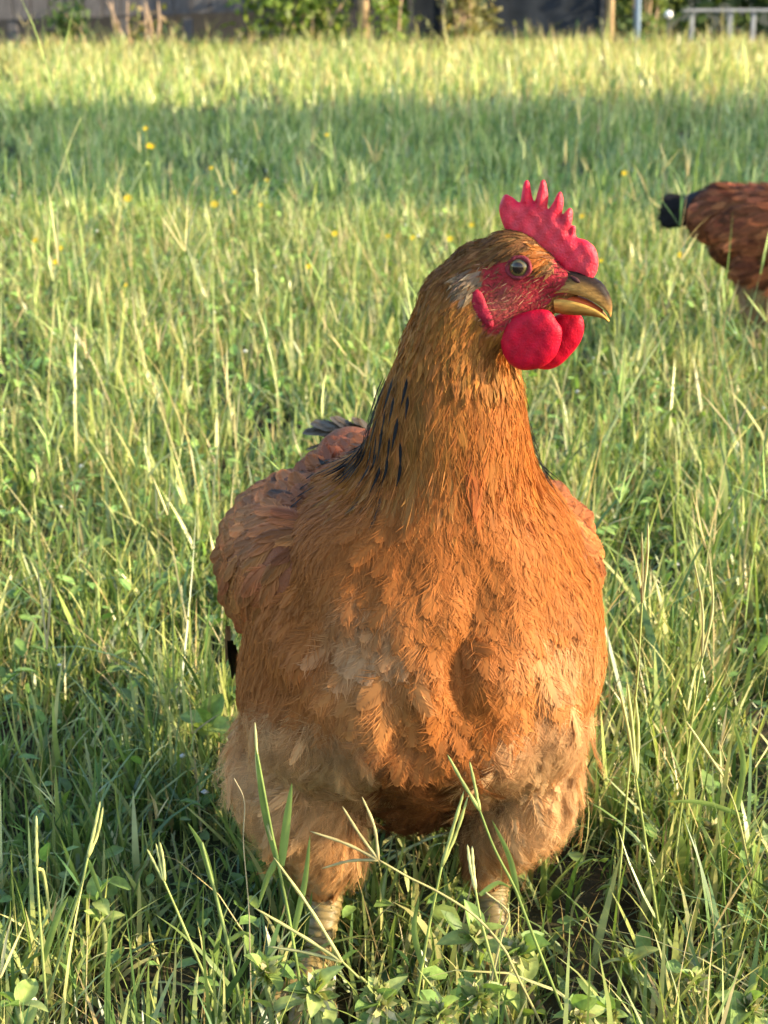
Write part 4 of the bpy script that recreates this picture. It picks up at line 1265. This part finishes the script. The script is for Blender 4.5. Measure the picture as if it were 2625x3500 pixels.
# ------------------------------------------------------------------ single grass stalks in front
def stalk(label, Y, stem, spikes, blades_=(), r=.0011, colr=(.34, .40, .13), sp_c=(.50, .50, .22), root=None, dy=0.0):
    """stem: pixel polyline from top to the lowest point seen; it goes on down to the ground"""
    r = r * 0.62
    def Q(q, k=0.0): return P(q[0], q[1], Y + dy * k)
    pts = [Q(q, i) for i, q in enumerate(stem)]
    last, prev = pts[-1], pts[-2]
    d = last - prev
    gz = last[2]
    hz_ = d[:2] * (gz / max(1e-3, abs(d[2]))); hl = np.hypot(*hz_)
    hz_ = hz_ * min(1.0, .8 * gz / max(hl, 1e-6))
    foot = np.array([last[0] + hz_[0], last[1] + hz_[1], 0.0])
    s = empty('grass_stalk', tuple(foot)); tag(s, label, 'grass stalk', 'single grass stalks in front of the hen')
    path = spline(pts + [foot], 6 * len(pts) + 4)
    v, q, t = tube(path, np.linspace(r * .8, r * 1.25, len(path)), 6)
    c = np.tile(np.array(colr), (len(v), 1)) * (0.85 + .3 * rng.random((len(v), 1)))
    link('stem', np_mesh('stem', v, [q, t], c), M['straw'], s)
    for sp_ in spikes:
        pp = spline([Q(q) + np.array([0, .004 * k, 0]) for k, q in enumerate(sp_)], 12)
        v, q, t = tube(pp, r * (1.1 + .45 * np.abs(np.sin(np.arange(12) * 2.1))) * np.concatenate([np.linspace(1, .8, 10), [.6, .15]]), 6)
        c = np.tile(np.array(sp_c), (len(v), 1)) * (0.8 + .4 * rng.random((len(v), 1)))
        link('spike', np_mesh('spike', v, [q, t], c), M['straw'], s)
    for bl, wd in blades_:
        pp = spline([Q(q) for q in bl], 14)
        tt = norm(np.gradient(pp, axis=0)); side = norm(np.cross(tt, np.array([0.25, 1.0, 0.1])))
        w = wd * np.sin(math.pi * np.clip(np.linspace(.12, 1, 14), 0, 1) ** .7) ** .7 * .5
        cr = np.cross(side, tt) * (w * .35)[:, None]
        V = np.stack([pp - side * w[:, None] + cr, pp, pp + side * w[:, None] + cr], 1).reshape(-1, 3)
        q = [(k * 3 + j, k * 3 + j + 1, k * 3 + j + 4, k * 3 + j + 3) for k in range(13) for j in range(2)]
        c = np.tile(np.array([.20, .27, .07]), (len(V), 1))
        link('leaf_blade', np_mesh('leaf_blade', V, [np.array(q)], c), M['grass'], s)

stalk('stalk with four spread spikes crossing the hen\'s left thigh', .855, [(1294, 2939), (1400, 3000), (1500, 3050), (1622, 3130), (1720, 3240), (1780, 3360)], [[(1294, 2939), (1230, 2865), (1169, 2779)], [(1294, 2939), (1280, 2840), (1237, 2746)], [(1294, 2939), (1195, 2955), (1099, 2993)], [(1294, 2939), (1180, 2895), (1058, 2865)]], colr=(.36, .33, .14), sp_c=(.45, .38, .17))
stalk('stalk with three long spikes before the lower left leg', .845, [(1169, 3286), (1225, 3340), (1286, 3394)], [[(1169, 3286), (1020, 3205), (865, 3128)], [(1169, 3286), (1040, 3268), (909, 3261)], [(1169, 3286), (1060, 3120), (933, 2955)]], colr=(.34, .36, .12), sp_c=(.46, .44, .18), r=.0012)
stalk('tall leafy shoot rising before the pale left thigh', .87, [(880, 2580), (930, 2850), (985, 3120), (1020, 3330)], [[(930, 2870), (885, 2700), (868, 2490)]], [([(960, 2960), (980, 2800), (998, 2673)], .0048), ([(945, 2940), (900, 2760), (872, 2540)], .004), ([(1000, 3200), (1040, 3020), (1060, 2850)], .0036), ([(950, 2930), (910, 3010), (880, 3110)], .0036)], r=.0015, colr=(.22, .30, .08))
stalk('wavy thin pale stalk left of the leafy shoot', .875, [(800, 2660), (835, 2740), (832, 2880), (850, 3100), (855, 3300)], [], r=.0006, colr=(.40, .34, .20))
stalk('upright double spiked stalk between the hen\'s legs', .86, [(1510, 2960), (1470, 3150), (1439, 3325)], [[(1510, 2960), (1550, 2840), (1588, 2727)], [(1510, 2960), (1560, 2860), (1602, 2745)]], [([(1440, 3300), (1415, 3180), (1432, 3060)], .0035)], r=.0013, colr=(.27, .33, .09), sp_c=(.36, .40, .13))
stalk('dark stalk crossing the breast shadow toward the right leg', .865, [(1640, 2770), (1690, 2900), (1757, 3030), (1800, 3140)], [[(1640, 2770), (1580, 2680), (1532, 2602)], [(1640, 2770), (1625, 2700), (1608, 2625)]], [([(1770, 3060), (1740, 2930), (1680, 2800)], .0034)], r=.0013, colr=(.20, .27, .07), sp_c=(.28, .33, .10))
stalk('short bright spiked stalk before the right leg', .86, [(1625, 3040), (1645, 3150), (1672, 3250)], [[(1625, 3040), (1608, 2970), (1600, 2910)], [(1625, 3040), (1618, 2970), (1616, 2915)]], [([(1640, 3060), (1700, 3020), (1745, 3035)], .003)], r=.0013)
stalk('bent pale straw at the right leg with a sharp kink', .86, [(1660, 3050), (1738, 3120), (1715, 3200), (1670, 3390)], [], r=.001, colr=(.46, .42, .20))
stalk('bundle of long spikes right of the hen\'s thigh', 1.0, [(2170, 2640), (2195, 2800), (2220, 2965)], [[(2170, 2640), (2150, 2500), (2120, 2360)], [(2172, 2640), (2165, 2500), (2150, 2350)], [(2175, 2660), (2185, 2520), (2178, 2400)]], r=.0014, colr=(.30, .36, .10), sp_c=(.44, .46, .17))
stalk('tall twin spiked stalk beside the right wing', 1.06, [(2195, 2060), (2180, 2300), (2160, 2520)], [[(2195, 2060), (2215, 1930), (2222, 1800)], [(2195, 2060), (2200, 1950), (2200, 1830)]], r=.0011, sp_c=(.45, .44, .2))
stalk('tall leaning stalk near the right edge with slim tip', 1.08, [(2400, 2250), (2360, 2500), (2330, 2750)], [[(2400, 2250), (2440, 2080), (2430, 1900)], [(2400, 2250), (2405, 2090), (2380, 1930)]], r=.0011, sp_c=(.44, .44, .2))
stalk('curved stalk by the right edge carrying a dry leaf', 1.06, [(2470, 2650), (2520, 2780), (2560, 2960)], [[(2470, 2650), (2400, 2550), (2350, 2480)]], [([(2540, 2790), (2400, 2745), (2270, 2740)], .004), ([(2520, 2770), (2540, 2600), (2500, 2450)], .004)], r=.0012, colr=(.36, .36, .14))
stalk('bright double spike in the shade at lower left', .93, [(300, 2930), (283, 3010), (265, 3070)], [[(300, 2930), (320, 2840), (335, 2760)], [(300, 2930), (330, 2860), (345, 2780)]], [([(300, 2940), (330, 3020), (352, 3090)], .003)], r=.0013, sp_c=(.45, .46, .17))
stalk('upright bright stalk at far lower left', .90, [(125, 2960), (135, 3130), (148, 3300)], [[(125, 2960), (120, 2880), (115, 2810)], [(127, 2970), (145, 3000), (165, 3170)]], [([(145, 3290), (190, 3150), (235, 3060)], .004)], r=.0014, sp_c=(.45, .46, .17))
stalk('triple pale spikes leaning left at lower left', .92, [(560, 3010), (595, 3090), (625, 3160)], [[(560, 3010), (545, 2960), (527, 2905)], [(560, 3010), (530, 2970), (497, 2925)], [(563, 3010), (555, 2950), (540, 2900)]], r=.0012, sp_c=(.45, .46, .17))
stalk('thick jointed stalk rising left of the hen', .90, [(690, 2880), (730, 3030), (770, 3190), (800, 3330)], [], [([(725, 3020), (690, 2900), (640, 2810)], .004), ([(780, 3220), (830, 3190), (860, 3210)], .003)], r=.0018, colr=(.24, .31, .10))
stalk('branched tall stalk at upper left', 3.3, [(200, 600), (165, 720), (140, 860)], [[(200, 600), (240, 480), (275, 400)], [(200, 600), (170, 690), (190, 760)]], r=.0016, colr=(.40, .42, .18), sp_c=(.42, .44, .2))

# ------------------------------------------------------------------ yellow flowers in the pasture
def flower(px, py, label, hgt=0.19, size=0.0075, leaves=3, n=1, tall=False):
    d = ray(px, py); k = (hgt - CAMH) / d[2]
    top = CAM + d * k
    if top[1] > 4.6: k *= 4.4 / top[1]; top = CAM + d * k
    s = size * (0.45 + 0.17 * top[1])
    root = np.array([top[0] + random.uniform(-.02, .02), top[1] + .01, 0.0])
    w = empty('flower', tuple(root)); tag(w, label, 'flower', 'yellow flowers in the pasture')
    path = spline([root, (root + top) / 2 + np.array([.006, 0, 0]), top], 8)
    v, q, t = tube(path, np.full(8, .0011), 5)
    link('stem', np_mesh('stem', v, [q, t], np.tile(np.array([.2, .28, .07]), (len(v), 1))), M['weed'], w)
    for i in range(n):
        c = top + (np.array([random.uniform(-.02, .02), 0, -random.uniform(.01, .07)]) if i else 0)
        V, F_ = [c], []
        for j in range(7):
            a = 2 * math.pi * j / 7; e1, e2 = a - .33, a + .33
            ax1, ax2, axn = np.array([1, 0, .1]), np.array([0, .62, .78]), np.array([0, -.78, .62])
            tip = c + s * (ax1 * math.cos(a) + ax2 * math.sin(a) + axn * .3)
            m1 = c + s * .7 * (ax1 * math.cos(e1) + ax2 * math.sin(e1) + axn * .35); m2 = c + s * .7 * (ax1 * math.cos(e2) + ax2 * math.sin(e2) + axn * .35)
            b0 = len(V); V += [m1, tip, m2]; F_.append((0, b0, b0 + 1, b0 + 2))
        link('blossom', np_mesh('blossom', np.array(V), [np.array(F_)]), M['petal'], w)
    for i in range(leaves if not tall else 14):
        f = random.uniform(.25, .9) if tall else random.uniform(.2, .8)
        o = bpy.data.objects.new('leaf', LEAVES[1]); col.objects.link(o); o.parent = w
        o.location = Vector(path[int(f * 7)] - root); sc = .022 if tall else .018
        o.scale = (sc, sc, sc); o.rotation_euler = (0, -random.uniform(.2, .9), random.random() * 6.28)
flower(498, 440, 'tall leafy plant with small yellow blossoms at upper left', .30, .006, 3, 4, True)
flower(439, 680, 'wide yellow flower below the tall leafy plant', .2, .010)
flower(734, 700, 'yellow flower in the middle left of the pasture, with broad petals', .2, .009)
flower(802, 657, 'small yellow flower just right of the broad petalled one', .2, .005)
flower(723, 575, 'small yellow flower left of centre, near the shade', .22, .005)
flower(1118, 462, 'yellow flower alone on a thin stem above the hen\'s neck', .28, .005)
flower(911, 615, 'yellow topped upright plant left of the hen\'s head', .22, .005, 6, 2, True)
flower(1145, 800, 'yellow flower left of the hen\'s nape, leftmost of a row', .19, .007)
flower(1327, 808, 'yellow flower in a row behind the nape, second from the left', .19, .006)
flower(1411, 813, 'yellow flower in a row behind the nape, third from the left', .19, .006)
flower(1539, 818, 'yellow flower touching the back of the hen\'s crown', .19, .007)
flower(1612, 770, 'yellow flower just behind the rear of the comb', .19, .006)
flower(122, 822, 'orange yellow flower near the left edge', .19, .006)
flower(207, 850, 'pair of yellow blossoms near the left edge', .19, .006, 3, 2)
flower(1055, 912, 'pale yellow flower left of the neck', .18, .006)
flower(1989, 740, 'yellow flower right of the comb\'s front spike', .19, .006)
flower(2054, 892, 'yellow flower just right of the comb\'s front lobe', .18, .005)
flower(2135, 593, 'pale yellow flower above and left of the second hen', .21, .007)
flower(2328, 873, 'yellow flower below the second hen\'s tail', .14, .008)
flower(430, 975, 'small orange flower among the stems left of the hen', .16, .004)

# ------------------------------------------------------------------ far end of the paddock
M['timber'] = mat_solid('grey_timber', (0.10, 0.093, 0.095), 0.85, 0.2, 0.35, 14, 0.004, 40, stretch=(6, 6, 0.6))
M['post'] = mat_solid('post_wood', (0.36, 0.25, 0.14), 0.8, 0.2, 0.3, 12, 0.004, 40, stretch=(5, 5, .6))
M['cloth'] = mat_solid('shade_cloth', (0.022, 0.027, 0.036), 0.9, 0.1, 0.3, 8)
M['dark_metal'] = mat_solid('dark_metal', (0.05, 0.05, 0.055), 0.6, 0.3, 0.2, 10)
M['blue_pole'] = mat_solid('blue_grey_paint', (0.22, 0.30, 0.42), 0.5, 0.4, 0.1, 10)
M['white'] = mat_solid('white_paint', (0.78, 0.77, 0.74), 0.5, 0.4, 0.08, 10)
M['rail'] = mat_solid('weathered_white', (0.26, 0.27, 0.28), 0.7, 0.2, 0.2, 10)
M['vine'] = mat_leafy('vine_leaf', 0.5, 0.4, 0.3)
M['stick'] = mat_solid('dead_stem', (0.34, 0.24, 0.16), 0.85, 0.2, 0.3, 20)
def box_obj(name, c, s, mat, parent, rot=None):
    b = bmesh.new(); bm_box(b, c, s, rot)
    bmesh.ops.bevel(b, geom=b.edges[:], offset=min(s) * .08, segments=1, affect='EDGES')
    return link(name, bm_mesh(name, b), mat, parent)
YB = 17.4
def X(px, Y=YB): return (px - 1312.5) / FPX * Y * 0.963
sh = empty('timber_shed', (X(400), YB + .1, 0)); tag(sh, 'long grey weathered timber shed raised above the grass, top left', 'shed')
xa, xb = X(-260), X(1330)
nb_ = 26
for k in range(nb_):
    w_ = (xb - xa) / nb_
    box_obj('plank', (xa + (k + .5) * w_, YB + .02 * random.random(), .25 + .9 + .01 * random.random() + .14 * (k / nb_)), (w_ - .012, .03, 1.8), M['timber'], sh)
box_obj('sill_beam', ((xa + xb) / 2, YB + .12, .47), (xb - xa, .12, .14), M['timber'], sh)
box_obj('roof', ((xa + xb) / 2, YB + .9, 2.25), (xb - xa + .4, 2.4, .08), M['dark_metal'], sh)
box_obj('back_wall', ((xa + xb) / 2, YB + 1.9, 1.1), (xb - xa, .05, 2.2), M['dark_metal'], sh)
for px in (40, 190, 420, 640, 900, 1150, 1300): box_obj('support_post', (X(px), YB + .06, .15), (.09, .09, .30), M['timber'], sh)

def round_post(name, label, px0, px1, Y, h, mat, cat):
    o_ = empty(name, (X((px0 + px1) / 2, Y), Y, 0)); tag(o_, label, cat)
    r_ = (X(px1, Y) - X(px0, Y)) / 2; x_ = X((px0 + px1) / 2, Y)
    v, q, t = tube([(x_, Y, -.05), (x_ - .01, Y, h * .4), (x_ - .02, Y, h)], [r_ * 1.1, r_, r_ * .95], 12)
    link('shaft', np_mesh('shaft', v, [q, t]), mat, o_)
    v, q, t = tube([(x_ - .02, Y, h), (x_ - .02, Y, h + .03)], [r_ * 1.02, r_ * .6], 12)
    link('cap', np_mesh('cap', v, [q, t]), mat, o_)
round_post('fence_post', 'tan wooden post among leafy vines at the top', 1228, 1262, YB - .5, 1.6, M['post'], 'post')
round_post('fence_post', 'wooden post between dark cloth panel and green bush', 2074, 2100, YB - .3, 1.6, M['post'], 'post')
round_post('pole', 'thin blue grey pole at the top right', 2168, 2190, YB, 2.0, M['blue_pole'], 'pole')

def panel(label, px0, px1):
    o_ = empty('shade_panel', (X((px0 + px1) / 2), YB + .4, 0)); tag(o_, label, 'panel')
    a, b = X(px0), X(px1)
    n = 40; xs = np.linspace(a, b, n); zs = np.linspace(.10, 1.8, 12)
    V = np.array([(x, YB + .4 + .004 * math.sin(x * 21 + z), z) for z in zs for x in xs])
    q = [(i * n + j, i * n + j + 1, (i + 1) * n + j + 1, (i + 1) * n + j) for i in range(11) for j in range(n - 1)]
    link('cloth', np_mesh('cloth', V, [np.array(q)]), M['cloth'], o_)
    for x in (a - .02, b + .02): box_obj('upright', (x, YB + .4, .92), (.045, .045, 1.9), M['dark_metal'], o_)
    box_obj('rail', ((a + b) / 2, YB + .4, 1.83), (b - a, .045, .045), M['dark_metal'], o_)
panel('narrow dark blue grey cloth panel right of the leafy vines', 1410, 1510)
panel('wide dark blue grey cloth panel at the top, right of centre', 1690, 2068)

ra = empty('rail_fence', (X(2470, 19), 19, 0)); tag(ra, 'low white rail fence at the top right corner', 'fence')
for px in (2365, 2495, 2575, 2700, 2830): box_obj('post', (X(px, 19), 19, .18), (.045, .045, .36), M['rail'], ra)
box_obj('rail', (X(2600, 19), 19.0 - .04, .345), (X(2860, 19) - X(2310, 19), .025, .03), M['rail'], ra)
bl_ = empty('ball', (X(2285, 16.6), 16.6, .0)); tag(bl_, 'small round white ball at the top right', 'ball')
b = bmesh.new(); bm_ball(b, P(2285, 50, 16.6), (.036, .036, .036), 3); link('shell', bm_mesh('shell', b, True), M['white'], bl_)
v, q, t = tube([P(2285, 50, 16.6) * np.array([1, 1, 0]), P(2285, 50, 16.6) - np.array([0, 0, .03])], [.008, .008], 8)
link('stake', np_mesh('stake', v, [q, t]), M['dark_metal'], bl_)

def shrub(name, label, px0, px1, Y, z1, n, leaf, cols, sticks=4, z0=0.02, cat='shrub', dead=False):
    x0, x1 = X(px0, Y), X(px1, Y)
    o_ = empty(name, ((x0 + x1) / 2, Y, 0)); tag(o_, label, cat)
    cx, rx = (x0 + x1) / 2, (x1 - x0) / 2
    for k in range(sticks):
        a = random.uniform(-.7, .7)
        pth = spline([(cx + a * rx * .7, Y, 0), (cx + a * rx * 1.0, Y - .05, z1 * .5), (cx + a * rx * 1.3 + random.uniform(-.1, .1), Y, z1)], 8)
        v, q, t = tube(pth, np.linspace(.02, .008, 8), 6)
        link('stem', np_mesh('stem', v, [q, t]), M['stick'], o_)
    # leaves in clumps
    nc = max(4, n // 60)
    ck = np.stack([cx + rx * rng.uniform(-.9, .9, nc), Y + rng.normal(0, .15, nc), rng.uniform(z0 + .05, z1, nc)], 1)
    p = ck[rng.integers(0, nc, n)] + rng.normal(0, 1, (n, 3)) * np.array([min(.14, rx * .35), .10, .11])
    p[:, 2] = np.abs(p[:, 2] - z0) + z0
    d = norm(rng.normal(0, 1, (n, 3)) + np.array([0, -.3, .1])); a = norm(np.cross(d, rng.normal(0, 1, (n, 3)))); s_ = leaf * (.6 + .8 * rng.random(n))[:, None]
    V = np.stack([p - d * s_, p + a * s_ * .55, p + d * s_, p - a * s_ * .55], 1).reshape(-1, 3)
    C = np.repeat(np.array(cols)[rng.integers(0, len(cols), n)] * (.7 + .6 * rng.random((n, 1))), 4, 0)
    link('foliage', np_mesh('foliage', V, [np.arange(n * 4).reshape(-1, 4)], C), M['vine'], o_)
GV = [(.16, .24, .04), (.10, .17, .03), (.22, .28, .06)]
shrub('vine', 'sunlit green vine leaves hanging below the timber shed', 860, 1190, YB - .35, .52, 900, .045, GV, 5, .1, 'vine')
shrub('vine', 'leafy vine climbing right of the tan wooden post', 1275, 1405, YB - .35, .9, 600, .04, GV, 3, .1, 'vine')
shrub('shrub', 'dark green bush under the shed at the top left', 190, 330, YB - .2, .34, 260, .04, [(.05, .10, .03), (.07, .12, .04)], 2)
shrub('shrub', 'brown withered stems leaning below the shed', 330, 600, YB - .45, .45, 120, .04, [(.30, .22, .12), (.16, .18, .05)], 6)
shrub('shrub', 'olive tan bush between the two dark panels', 1505, 1695, YB - .15, .85, 1100, .04, [(.24, .22, .09), (.18, .19, .07), (.30, .26, .12)], 4)
shrub('shrub', 'green bush left of the blue grey pole', 2108, 2290, YB + .6, .8, 1000, .045, [(.10, .15, .05), (.15, .19, .06)], 4)
hg = empty('hedge', (0, 24, 0)); tag(hg, 'dark hedge of trees far behind the fence', 'hedge')
n = 26000
p = np.stack([rng.uniform(-14, 14, n), 24 + rng.normal(0, .6, n), rng.random(n) ** .8 * 4.2], 1)
p[:, 2] *= .75 + .25 * np.sin(p[:, 0] * 1.3) * np.sin(p[:, 0] * .47 + 1)
d = norm(rng.normal(0, 1, (n, 3))); a = norm(np.cross(d, rng.normal(0, 1, (n, 3))))
V = np.stack([p - d * .13, p + a * .08, p + d * .13, p - a * .08], 1).reshape(-1, 3)
C = np.repeat(np.array([(.05, .085, .025)]) * (.6 + .8 * rng.random((n, 1))), 4, 0)
fo = link('foliage', np_mesh('foliage', V, [np.arange(n * 4).reshape(-1, 4)], C), M['vine'], hg)
for k in range(9):
    x_ = -12 + 3 * k
    v, q, t = tube([(x_, 24.2, 0), (x_ + .1, 24.2, 1.4), (x_ + .2, 24.3, 3)], [.14, .11, .05], 8)
    link('trunk', np_mesh('trunk', v, [q, t]), M['stick'], hg)

# unseen shed added right of the frame, shaped so its shadow forms the green band
ls = empty('shadow_shed', (7.2, 6.3, 0)); tag(ls, 'added unseen board shed, shaped to throw the long shadow', 'shed')
ny = 24
for k in range(ny):
    y0_, y1_ = 4.0 + 4.7 * k / ny, 4.0 + 4.7 * (k + 1) / ny
    zt = 5.5 + (1.2 - 5.5) * ((y0_ + y1_) / 2 - 4.0) / 4.7
    for xx in (7.0, 9.0):
        box_obj('plank', (xx, (y0_ + y1_) / 2, zt / 2), (.03, y1_ - y0_ - .002, zt), M['timber'], ls)
for k in range(6):
    for xx in (7.0, 9.0):
        box_obj('plank', (xx, 2.8 + .2 * (k + .5), 2.75), (.03, .198, 5.5), M['timber'], ls)
box_obj('flat_roof', (8.0, 3.38, 5.56), (2.3, 1.3, .06), M['dark_metal'], ls)
box_obj('tall_wall', (8.0, 2.8, 2.72), (1.96, .04, 5.44), M['timber'], ls)
box_obj('low_wall', (8.0, 8.7, .58), (1.96, .04, 1.16), M['timber'], ls)
rot = Matrix.Rotation(-math.atan2(4.3, 4.7), 3, 'X')
box_obj('roof', (8.0, 6.35, 3.42), (2.3, 6.6, .06), M['dark_metal'], ls, rot)
